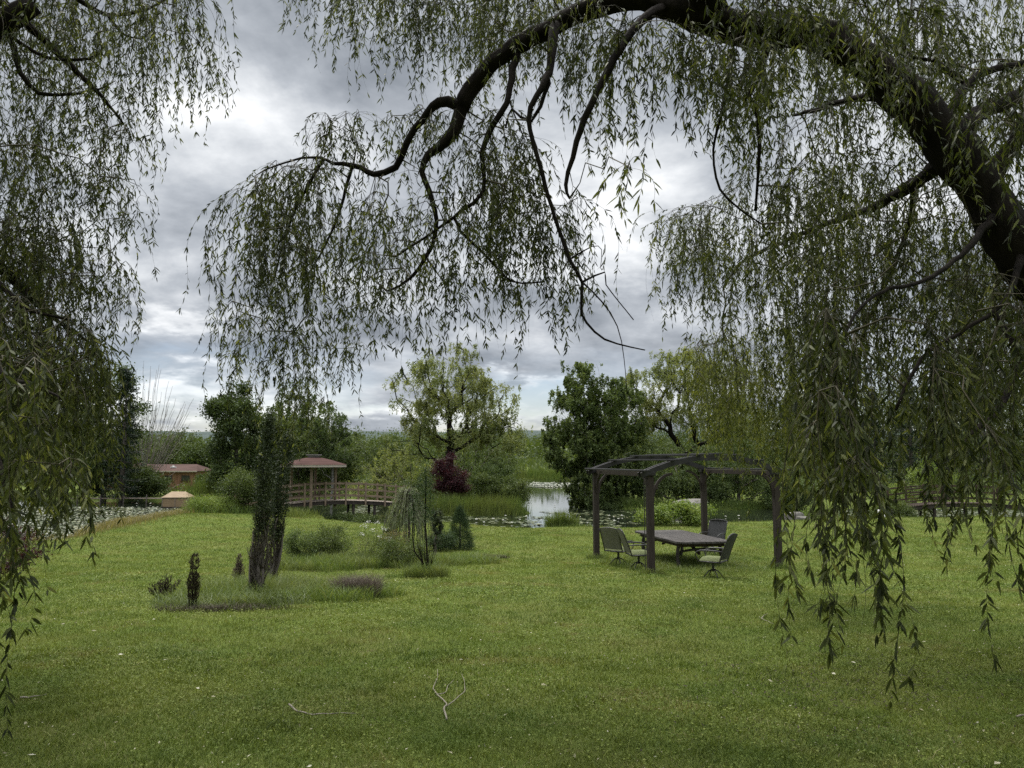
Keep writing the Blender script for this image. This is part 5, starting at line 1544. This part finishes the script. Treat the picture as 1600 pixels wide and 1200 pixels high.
def blade_patch(name, pts_fn, n, h, w, lean, mat, seed, kind='stuff', rows=None, label=None, cat=None, group=None, seg=2):
    rng = np.random.default_rng(seed)
    x, y = pts_fn(n, rng)
    sd = pond_sd(x, y)
    z = G(x, y, sd)
    b = np.stack([x, y, z - .01], -1)
    hh = rng.uniform(h[0], h[1], n) * (1 - .0 * x); mb = MB()
    blades(mb, b, hh, rng.uniform(w[0], w[1], n), rng.uniform(lean[0], lean[1], n), np.clip(rng.normal(.45, .2, n), 0, 1), seg=seg, rng=rng)
    return tag(mb.build(name, mat), label, cat, group, kind)


def ell(cx, cy, rx, ry, k=.6, clump=0):
    def f(n, rng):
        a = rng.uniform(0, 2 * pi, n); r = rng.random(n) ** k * (1 + .12 * np.sin(3 * a + cx) + .1 * np.sin(7 * a))
        x = cx + rx * r * np.cos(a); y = cy + ry * r * np.sin(a)
        if clump:
            x = x + clump * np.sin(y * 9 + x * 5); y = y + clump * np.sin(x * 11 + 1)
        return x, y
    return f


# grassy bed round the cedars
BX, BY = XP(430, 14.6), 14.9
blade_patch('tall_grass', ell(BX + .1, BY, 1.95, 1.75, .55, .06), 12500, (.10, .34), (.006, .014), (.2, 1.1), M['tallgrass'], 401)
blade_patch('tall_grass', ell(BX - .2, BY + .1, 1.5, 1.2, .6, .08), 2600, (.25, .5), (.006, .012), (.3, 1.0), M['tallgrass'], 402)
blade_patch('tall_grass', ell(XP(360, 13.4), 13.5, 1.3, .5, .6, .05), 2600, (.08, .26), (.006, .012), (.4, 1.3), M['weep'], 403)


blade_patch('dead_grass', ell(XP(345, 12.7), 12.75, 1.05, .34, .6, .08), 1200, (.04, .15), (.005, .012), (.5, 1.8), M['brown'], 404)
blade_patch('dead_grass', ell(XP(772, 24), 24.2, .5, .28, .6, .02), 700, (.04, .16), (.006, .014), (.5, 1.6), M['brown'], 405)


def sprig_shrub(label, px, D, h, w, seed, mat='brown', cat='dwarf shrub', name='dwarf_shrub', upright=True, n=900, group=None):
    b = W(px, D); rng = np.random.default_rng(seed); root = empty(name, b, 0, label, cat, group)
    tb = MB(); lb = MB(); ns = 26
    for k in range(ns):
        a = rng.uniform(0, 2 * pi); sp = rng.uniform(.15, 1) * w / 2; hh = h * rng.uniform(.45, 1.0) * (1 - .3 * sp / (w / 2) if upright else 1)
        p = np.stack([[cos(a) * sp * f ** .8, sin(a) * sp * f ** .8, hh * f] for f in np.linspace(0, 1, 6)]) + rng.normal(size=(6, 3)) * .012
        tb.tube(p, np.linspace(.012, .004, 6), 5, cap=False)
        m = n // ns; f = rng.uniform(.25, 1, m); i = np.minimum((f * 5).astype(int), 4); fr = (f * 5 - i)[:, None]
        c = p[i] * (1 - fr) + p[i + 1] * fr + rng.normal(size=(m, 3)) * .018
        kites(lb, c, rdir(m, rng) * .7 + A((0, 0, .9)), rdir(m, rng), rng.uniform(.03, .075, m), .016, rng.random(m))
    tb.build('stems', M['bark'], root); lb.build('foliage', M[mat], root)


sprig_shrub('brownish vase-shaped dwarf shrub at the left end of the grassy bed', 268, 14.3, .52, .6, 411)
def upright(label, px, D, h, w, seed, tiers, mat='brown', dens=1500):
    b = W(px, D); rng = np.random.default_rng(seed); root = empty('dwarf_conifer', b, 0, label, 'dwarf conifer', 'stunted upright conifers in the grassy bed')
    tb = MB()
    for k in range(5):
        x = rng.normal() * w * .12
        tb.tube([(x, 0, -.03), (x + rng.normal() * .02, rng.normal() * .02, h * .5), (x * .4 + rng.normal() * .015, 0, h * rng.uniform(.7, 1))], [.014, .01, .004], 6)
    tb.build('trunk', M['bark'], root, True)
    lb = MB()
    for (z0, z1, r) in tiers:
        m = int(dens * (z1 - z0) / h * (r / w * 2))
        z = rng.uniform(z0, z1, m); f = (z - z0) / (z1 - z0); a = rng.uniform(0, 2 * pi, m)
        rr = r * np.sin(np.clip(f * .8 + .15, 0, 1) * pi) ** .7 * rng.random(m) ** .5
        c = np.stack([np.cos(a) * rr, np.sin(a) * rr, z], 1)
        kites(lb, c, rdir(m, rng) * .5 + A((0, 0, 1.)) + np.stack([np.cos(a), np.sin(a), 0 * a], 1) * .5, rdir(m, rng), rng.uniform(.03, .075, m), .017, rng.random(m))
    lb.build('foliage', M[mat], root)


upright('thin two-tiered stunted conifer at the front of the grassy bed', 313, 13.1, .88, .17, 412, [(.12, .45, .09), (.30, .58, .11), (.62, .88, .075)], 'brown', 900)
upright('small greyish stunted conifer left of the cedars', 381, 17.2, .66, .26, 413, [(.06, .45, .13), (.3, .66, .06)], 'straw', 900)
upright('thin reddish sprig standing right against the front cedar stems', 402, 14.6, .95, .12, 414, [(.3, .6, .05), (.66, .95, .05)], 'brown', 800)
blade_patch('tuft_grass', ell(XP(560, 14.6), 14.9, .42, .36, .6), 3600, (.2, .5), (.004, .009), (.2, 1.0), M['straw'], 415, None, label='brown purplish tuft of dry grass at the right end of the grassy bed', cat='grass tuft')

blade_patch('tall_grass', ell(4.9, 22.6, 2.1, 2.9, .55, .1), 9000, (.05, .17), (.008, .015), (.3, 1.2), M['tallgrass'], 407)
for i_, (px_, D_) in enumerate(((930, 24.3), (1014, 19.75), (1210, 21.45), (1098, 26.0))):
    blade_patch('tall_grass', ell(XP(px_, D_), D_, .34, .34, .5, .03), 520, (.06, .24), (.007, .013), (.2, 1.0), M['tallgrass'], 450 + i_)
# second bed, behind
B2 = W(560, 21.8)
blade_patch('tall_grass', ell(XP(545, 21.6), 21.9, 2.5, 1.3, .55, .08), 9000, (.12, .42), (.008, .018), (.2, 1.0), M['tallgrass'], 421)
blade_patch('tall_grass', ell(XP(690, 22.8), 23.0, 1.9, 1.0, .6, .08), 5200, (.08, .3), (.008, .018), (.3, 1.1), M['tallgrass'], 422)
shrub('bushy green weed clump at the left end of the second bed', 478, 22.8, 1.35, .95, M['mid'], 423, 6500, .055, n_cl=70, asp=.35)
shrub('rounded green bush standing left of centre in the second bed', 520, 23.4, 1.35, 1.05, M['mid2'], 424, 8000, .055, n_cl=80, asp=.35)
shrub('straggly grey green weeds with white flower heads in the second bed', 575, 22.6, 1.5, .95, M['tallgrass'], 425, 4200, .055, n_cl=60, asp=.25)
shrub('low dark green bush under the weeping shrub in the second bed', 632, 21.6, 1.45, .78, M['mid2'], 426, 8000, .05, n_cl=80, asp=.45)
shrub('pinkish flowering bush just above the low dark bush', 625, 22.6, 1.0, 1.0, M['tan'], 427, 1600, .05, n_cl=50, asp=.4)
shrub('dense low dark evergreen mound left of the conical dwarf spruce', 690, 26.2, 1.15, .72, M['spruce'], 428, 9000, .05, n_cl=90, asp=.3)


def flower_heads():
    mb = MB(); sb = MB(); rng = np.random.default_rng(5); c = []
    for px, py, D in ((576, 815, 22.4), (588, 816, 22.4), (570, 822, 22.3), (583, 828, 22.2), (594, 838, 22.2), (566, 835, 22.2), (608, 842, 22.1), (600, 826, 22.4)):
        p = P(px, py, D)
        m = 26; c.append(p + rng.normal(size=(m, 3)) * A((.05, .05, .03)))
    c = np.concatenate(c); n = len(c)
    kites(mb, c, rdir(n, rng), rdir(n, rng) + A((0, 0, 1.)), .03, .022, rng.random(n))
    for px, py, D in ((576, 815, 22.4), (588, 816, 22.4), (570, 822, 22.3), (583, 828, 22.2), (594, 838, 22.2), (566, 835, 22.2), (608, 842, 22.1), (600, 826, 22.4)):
        p = P(px, py, D); g = G(A([p[0]]), A([p[1]]))[0]
        sb.tube([(p[0] + .05, p[1], g), (p[0] + .02, p[1], (g + p[2]) / 2), p], .004, 4, .5)
    tag(mb.build('wildflowers', M['petal']), kind='stuff'); tag(sb.build('wildflower_stems', M['tallgrass']), kind='stuff')


flower_heads()


def dwarf_spruce():
    b = W(720, 27.0); h, w = 1.42, 1.05; rng = np.random.default_rng(77)
    root = empty('dwarf_spruce', b, 0, 'conical dark green dwarf spruce at the right end of the second bed', 'dwarf spruce')
    mb = MB(); mb.tube([(0, 0, -.05), (0, 0, h * .9)], [.05, .01], 8); mb.build('trunk', M['barkgrey'], root, True)
    lb = MB(); ncl = 460
    t = rng.random(ncl) ** 1.3; r = w / 2 * (1 - t) ** .75 * np.where(t < .12, .85 + t, 1); a = rng.uniform(0, 2 * pi, ncl)
    q = rng.uniform(.55, 1.05, ncl); cc = np.stack([np.cos(a) * r * q, np.sin(a) * r * q, .06 + t * (h - .08)], 1)
    nl = 24000; i = rng.integers(0, ncl, nl)
    c = cc[i] + rng.normal(size=(nl, 3)) * .06
    d = unit(c - A((0, 0, .3))) * .8 + rdir(nl, rng) * .7 + A((0, 0, .3))
    # fresh tips are paler than the old needles
    kites(lb, c, d, rdir(nl, rng), rng.uniform(.025, .055, nl), .012, np.clip(rng.normal(.35, .2, ncl)[i] + rng.normal(0, .15, nl), 0, 1))
    lb.build('foliage', M['spruce'], root)


dwarf_spruce()


def weeping_shrub():
    b = W(640, 23.2); rng = np.random.default_rng(81)
    root = empty('weeping_shrub', b, 0, 'small weeping tree with pale fountain of drooping leaves in the second bed', 'weeping tree')
    tb = MB(); H = 2.05
    tb.tube([(0, 0, -.05), (.03, 0, .9), (0, 0, H - .25)], [.045, .035, .02], 8)
    lb = MB()
    for k in range(150):
        a = rng.uniform(0, 2 * pi); rr = rng.uniform(.2, .8); zt = H - rng.uniform(0, .55); L = rng.uniform(.5, 1.35)
        t = np.linspace(0, 1, 10)
        x = cos(a) * rr * (1 - (1 - t) ** 2.2); y = sin(a) * rr * (1 - (1 - t) ** 2.2); z = zt + .22 * np.sin(np.clip(t * 2.2, 0, 1) * pi) - L * t ** 1.8
        p = np.stack([x, y, np.maximum(z, .12)], 1)
        tb.tube(p, .005, 4, cap=False)
        m = 60; f = rng.uniform(.1, 1, m) * 9; i = np.minimum(f.astype(int), 8); fr = (f - i)[:, None]
        c = p[i] * (1 - fr) + p[i + 1] * fr
        kites(lb, c, unit(p[i + 1] - p[i]) + rdir(m, rng) * .4 + A((0, 0, -.5)), rdir(m, rng), rng.uniform(.07, .15, m), .017, np.clip(rng.normal(.55, .22, m), 0, 1))
    tb.build('trunk', M['barkgrey'], root, True); lb.build('foliage', M['weep'], root)


weeping_shrub()
shrub('narrow dark green columnar shrub at the left flank of the weeping tree', 614, 24.5, .42, 1.35, M['cedar'], 431, 4200, .05, n_cl=50, asp=.35)
shrub('narrow upright evergreen behind the twin bare stems', 682, 24.6, .5, 1.7, M['cedar'], 432, 5200, .05, n_cl=60, asp=.35)


def sapling():
    b = W(669, 18.9); rng = np.random.default_rng(83)
    root = empty('sapling', b, 0, 'spindly forked sapling with blue green top rising from a grass tuft', 'sapling')
    tb = MB()
    k = np.linspace(0, 1, 12)
    st = []
    for (pts, r) in (([(0, 0, 0), (-.12, 0, .35), (-.30, 0, .62), (-.35, 0, 1.0), (-.33, 0, 1.55), (-.38, 0, 2.0)], .022), ([(.03, 0, 0), (.0, 0, .6), (-.05, 0, 1.3), (-.05, 0, 1.9), (-.04, 0, 2.5), (-.06, 0, 2.62)], .024), ([(.04, 0, 0), (.12, .05, .45), (.22, 0, .75)], .012)):
        p = A(pts, float) + rng.normal(size=(len(pts), 3)) * .012
        tb.tube(p, np.linspace(r, r * .35, len(p)), 7); st.append(p)
    # fine bare shoots
    for j in range(26):
        a = rng.uniform(-1, 1); z0 = rng.uniform(0, .4); L = rng.uniform(.3, .8)
        tb.tube([(a * .1, rng.normal() * .06, z0), (a * .2, rng.normal() * .1, z0 + L * .5), (a * .32, rng.normal() * .12, z0 + L)], [.006, .005, .002], 4, cap=False)
    tb.build('trunk', M['bark'], root, True)
    lb = MB()
    att = A([(-.06, 0, 2.5), (-.15, 0, 2.3), (.05, 0, 2.25), (-.05, .05, 2.0), (-.2, 0, 1.85), (.1, 0, 1.9), (-.3, 0, 1.9), (-.05, 0, 1.6), (-.36, 0, 1.5), (.05, 0, 1.5)])
    nl = 2600; i = rng.integers(0, len(att), nl)
    c = att[i] + rng.normal(size=(nl, 3)) * A((.07, .07, .13))
    kites(lb, c, rdir(nl, rng) + A((0, 0, .3)), rdir(nl, rng), rng.uniform(.03, .07, nl), .018, rng.random(nl))
    lb.build('foliage', M['spruce'], root)


sapling()
blade_patch('tuft_grass', ell(XP(670, 18.8), 18.85, .55, .36, .6), 2600, (.1, .42), (.005, .010), (.2, 1.0), M['tallgrass'], 433, None, label='round green grass tuft at the foot of the spindly sapling', cat='grass tuft')

# bank reeds and weeds
def along(pts, wid):
    pts = A(pts, float)
    def f(n, rng):
        seg = np.linalg.norm(np.diff(pts, axis=0), axis=1); cum = np.concatenate([[0], np.cumsum(seg)])
        s = rng.uniform(0, cum[-1], n); i = np.minimum(np.searchsorted(cum, s, 'right') - 1, len(seg) - 1)
        t = ((s - cum[i]) / seg[i])[:, None]
        p = pts[i] * (1 - t) + pts[i + 1] * t + rng.normal(size=(n, 2)) * wid
        return p[:, 0], p[:, 1]
    return f


blade_patch('bank_weeds', along([(-19.5, 27.8), (-17.9, 30), (-18, 36), (-18.1, 42)], .5), 7000, (.1, .4), (.012, .03), (.2, .9), M['tan'], 441)
blade_patch('bank_weeds', along([(-18.6, 42.5), (-16.5, 44), (-14, 45.2), (-12.5, 44.2)], .8), 7500, (.15, .6), (.015, .04), (.1, .8), M['reed'], 442)
blade_patch('reeds', along([(-6.6, 51.8), (-3, 51.5), (0, 51.9), (.4, 53)], .45), 4600, (.4, 1.35), (.02, .05), (.05, .4), M['reed'], 443, seg=1)
blade_patch('reeds', along([(12.5, 153), (-10, 155), (-26, 151)], 2.0), 9000, (1.0, 2.4), (.06, .14), (.05, .3), M['reed'], 444, seg=1)
blade_patch('reeds', along([(7, 60), (10, 57.6), (14, 57), (21, 59)], .6), 9000, (.2, .7), (.02, .05), (.1, .6), M['reed'], 445, seg=1)
blade_patch('reeds', along([(-29, 72.5), (-25, 71), (-20, 69.5)], 1.0), 7000, (.8, 2.2), (.03, .07), (.05, .4), M['reed'], 446, seg=1)
blade_patch('bank_weeds', along([(-8, 42), (-4, 41.3), (0, 39.9), (4, 39.1), (7, 39.7), (10, 41.7), (15, 44.2), (22, 45.7), (34, 47)], .25), 9000, (.05, .22), (.012, .03), (.2, 1.0), M['tallgrass'], 447)
blade_patch('reed_clump', ell(XP(876, 39.6), 39.7, .85, .4, .6), 1500, (.5, 1.15), (.015, .03), (.05, .5), M['reed'], 448, None, label='pale green reed clump at the lawn edge left of the pergola', cat='reed clump')


# ------------------------------------------------------------------ rocks, ornament
def rock(label, px, D, size, seed, zoff=0, group=None, rz=0):
    b = W(px, D); rng = np.random.default_rng(seed)
    bm_v = []; n1, n2 = 18, 11
    for i in range(n2):
        th = pi * i / (n2 - 1)
        for j in range(n1):
            ph = 2 * pi * j / n1
            d = A((sin(th) * cos(ph), sin(th) * sin(ph), cos(th)))
            s = np.sign(d) * np.abs(d) ** .62
            bm_v.append(s * (1 + .10 * sin(3 * d[0] + seed) + .08 * sin(5 * d[1] + 2 * seed) + .06 * sin(7 * d[2] + d[0] * 4)) + (rng.normal(size=3) * .02 if 0 < i < n2 - 1 else 0))
    v = A(bm_v) * A(size) / 2; v[:, 2] += size[2] * .3
    q = [(i * n1 + j, i * n1 + (j + 1) % n1, (i + 1) * n1 + (j + 1) % n1, (i + 1) * n1 + j) for i in range(n2 - 1) for j in range(n1)]
    mb = MB(); mb.add(v, [f[::-1] for f in q]); o = mb.build('boulder', M['stone'], None, True)
    o.location = (b[0], b[1], max(b[2], WATER - .05) + zoff); o.rotation_euler = (0, 0, rz)
    return tag(o, label, 'boulder', group)


rock('broad flat-topped pale boulder on the far bank behind the garden table', 1074, 55.5, (2.7, 1.8, .95), 1, .1)
rock('large grey boulder half hidden by the willow right of the front right post', 1236, 45.5, (1.15, .9, .8), 2, group='boulders at the lawn edge by the right pond')
rock('flat slab of stone lying just before the large grey boulder', 1232, 44.2, (1.2, .8, .32), 3, group='boulders at the lawn edge by the right pond', rz=.3)
rock('small low stone right of the flat slab', 1249, 43.9, (.7, .5, .25), 4, group='boulders at the lawn edge by the right pond')
rock('low stone left of the flat slab near the front right post', 1216, 44, (.9, .6, .2), 5, group='boulders at the lawn edge by the right pond')


def ornament():
    b = W(1368, 44); root = empty('garden_ornament', b, 0, 'small white garden ornament at the lawn edge behind the hanging willow', 'garden ornament')
    mb = MB(); k = np.linspace(0, 1, 9)
    mb.tube(np.stack([.0 * k, 0 * k, .0 + .55 * k], 1), [.13, .12, .07, .06, .09, .12, .11, .13, .10], 12); mb.build('pedestal', M['white'], root, True)
    mb = MB(); mb.tube(np.stack([.14 + .1 * k, 0 * k, .02 + .3 * k], 1), .09 * np.sin(k * pi) + .02, 10); mb.build('figure', M['white'], root, True)


ornament()


# ------------------------------------------------------------------ water lilies
def lilies():
    rng = np.random.default_rng(91)
    def scatter(n, x0, x1, y0, y1, gate=None):
        x = rng.uniform(x0, x1, n); y = rng.uniform(y0, y1, n)
        k = pond_sd(x, y) < -.9
        if gate is not None: k &= gate(x, y)
        return x[k], y[k]
    sets = [(9000, -42, -17.5, 25, 60.5, None), (1300, -6, 6, 40, 50, lambda x, y: np.sin(x * 1.3 + y) + np.sin(y * 2.1 - x) + rng.normal(size=len(x)) * .6 > .1),
            (260, 1.5, 6.5, 51, 56, lambda x, y: np.sin(y * 1.5 + x) > .3), (1600, -22, 14, 112, 128, None), (700, 2, 15, 104, 112, lambda x, y: np.sin(y * .9 + x * .2) > .3),
            (700, -26, -15, 62, 69, None), (500, 5, 12, 44, 55, lambda x, y: np.sin(x * 2 + y) > .2), (900, 22, 36, 50, 56, None), (400, -12, -5, 53, 62, None)]
    X = []; Y = []
    for s in sets:
        x, y = scatter(*s[:5], s[5]); X.append(x); Y.append(y)
    x = np.concatenate(X); y = np.concatenate(Y); n = len(x)
    r = rng.uniform(.09, .19, n) * np.where(y > 80, 2.0, 1)
    k = 8; a = np.arange(k) / k * 2 * pi * .94
    az = rng.uniform(0, 2 * pi, n); tilt = rng.normal(size=(n, 2)) * .06
    cx = np.cos(a[None] + az[:, None]) * r[:, None]; cyy = np.sin(a[None] + az[:, None]) * r[:, None]
    z = WATER + .012 + rng.uniform(0, .02, n)[:, None] + np.abs(cx * tilt[:, :1] + cyy * tilt[:, 1:]) + .01
    ring = np.stack([x[:, None] + cx, y[:, None] + cyy, z], -1)
    cen = np.stack([x, y, np.full(n, WATER + .015)], -1)[:, None]
    v = np.concatenate([cen, ring], 1).reshape(-1, 3)
    b = (np.arange(n) * (k + 1))[:, None]; j = np.arange(k - 1)[None]
    t = np.stack([b + 0 * j, b + 1 + j, b + 2 + j], -1).reshape(-1, 3)
    mb = MB(); mb.add(v, None, t, np.repeat(rng.random(n), k - 1)); tag(mb.build('lily_pads', M['pad']), kind='stuff')

    # blossoms: a cup of petals
    def cup(mb, c, s):
        for ringn, (m, tl, ln) in enumerate(((8, .35, 1.0), (7, .8, .85), (5, 1.2, .6))):
            a = np.arange(m) / m * 2 * pi + ringn * .4
            d = np.stack([np.cos(a) * cos(tl), np.sin(a) * cos(tl), np.full(m, sin(tl))], 1)
            nr = np.stack([-np.cos(a) * sin(tl), -np.sin(a) * sin(tl), np.full(m, cos(tl))], 1)
            kites(mb, np.repeat(c[None], m, 0), d, nr, s * ln, s * .42, np.random.default_rng(1).random(m))
    fb = MB(); m = 0
    sel = rng.permutation(np.nonzero((x < -17) & (y < 61) & (y > 30))[0])[:900]
    for i in sel: cup(fb, A((x[i], y[i], WATER + .04)), rng.uniform(.055, .10))
    sel2 = rng.permutation(np.nonzero(y > 80)[0])[:420]
    for i in sel2: cup(fb, A((x[i], y[i], WATER + .05)), rng.uniform(.12, .22))
    tag(fb.build('lily_blossoms', M['petal']), kind='stuff')
    proto = MB(); cup(proto, A((0, 0, .03)), .085)
    o = proto.build('water_lily', M['petal'])
    tag(o, 'single white water lily blossom floating among pads on the open pond', 'water lily', 'scattered white water lily blossoms')
    pts = []
    for (px, py) in [(745, 812), (757, 816), (771, 811), (786, 813), (800, 817), (812, 812), (790, 806), (822, 807), (916, 817), (950, 806), (957, 808), (964, 811), (958, 814), (970, 806), (905, 808), (845, 812), (858, 806), (866, 790), (885, 796),
                     (565, 813), (575, 810), (606, 822), (590, 820), (540, 815), (220, 787), (241, 787), (260, 784), (895, 777), (905, 774), (880, 771), (870, 775), (893, 781), (1150, 806), (1130, 807), (1455, 797), (1465, 799), (1475, 796), (1486, 799), (1496, 797), (1480, 800), (1508, 797)]:
        D = F * (EYE - WATER) / (py - 720); xx = XP(px, D)
        if pond_sd(A([xx]), A([D]))[0] < -.3: pts.append((xx, D))
    for i, (xx, D) in enumerate(pts):
        c = o if i == 0 else o.copy()
        if i: COL.objects.link(c)
        c.location = (xx, D, WATER + .02); c.rotation_euler = (0, 0, i * 1.3); s = rng.uniform(.9, 1.5); c.scale = (s, s, s)


lilies()


# ------------------------------------------------------------------ fallen sticks
def stick(label, lines, D0, name='fallen_branch', h=.026):
    px = A(lines[0][0], float)
    allp = [A(l, float) for l in lines]
    mk = []
    for l in allp:
        py = l[:, 1]
        # where each sight line meets the sloping lawn
        D = np.full(len(l), D0)
        for _ in range(12):
            x = XP(l[:, 0], D); g = G(x, D); D = (EYE - g) * F / (py - 720)
        x = XP(l[:, 0], D); mk.append(np.column_stack([x, D, G(x, D) + h]))
    o0 = mk[0][0]; root = MB()
    for k, l in enumerate(mk):
        n = len(l); tt = np.linspace(0, n - 1, n * 3); f = np.stack([np.interp(tt, np.arange(n), l[:, c]) for c in range(3)], 1)
        f[:, 2] += .003 * np.sin(np.arange(len(f)) * 1.7 + k)
        root.tube(f - o0, np.linspace(.0085 if k == 0 else .005, .0022, len(f)), 6)
    o = root.build(name, M['stick'], None, True); o.location = tuple(o0)
    return tag(o, label, 'fallen branch', 'fallen willow sticks on the lawn')


stick('forked bleached branch lying on the near lawn in the middle foreground', [[(702, 1112), (697, 1095), (703, 1090), (688, 1076), (680, 1066), (688, 1050), (687, 1038)], [(703, 1092), (718, 1080), (729, 1070), (728, 1055), (724, 1045)], [(688, 1075), (700, 1073), (703, 1062), (712, 1054)]], 6.5)
stick('thin pale stick lying crosswise at the left of the near lawn', [[(464, 1090), (476, 1100), (500, 1105), (530, 1103), (565, 1103)]], 6.5)
stick('short pale twig lying on the lawn near the left hanging shoots', [[(58, 1080), (75, 1079), (98, 1075)]], 6.5)
stick('tiny curved pale twig lying on the lawn before the pergola', [[(1180, 962), (1184, 957), (1190, 954)], [(1180, 962), (1190, 966), (1198, 970)]], 12)
stick('short straight pale twig at the lower right of the lawn', [[(1560, 1108), (1580, 1103), (1600, 1105)]], 6.2)
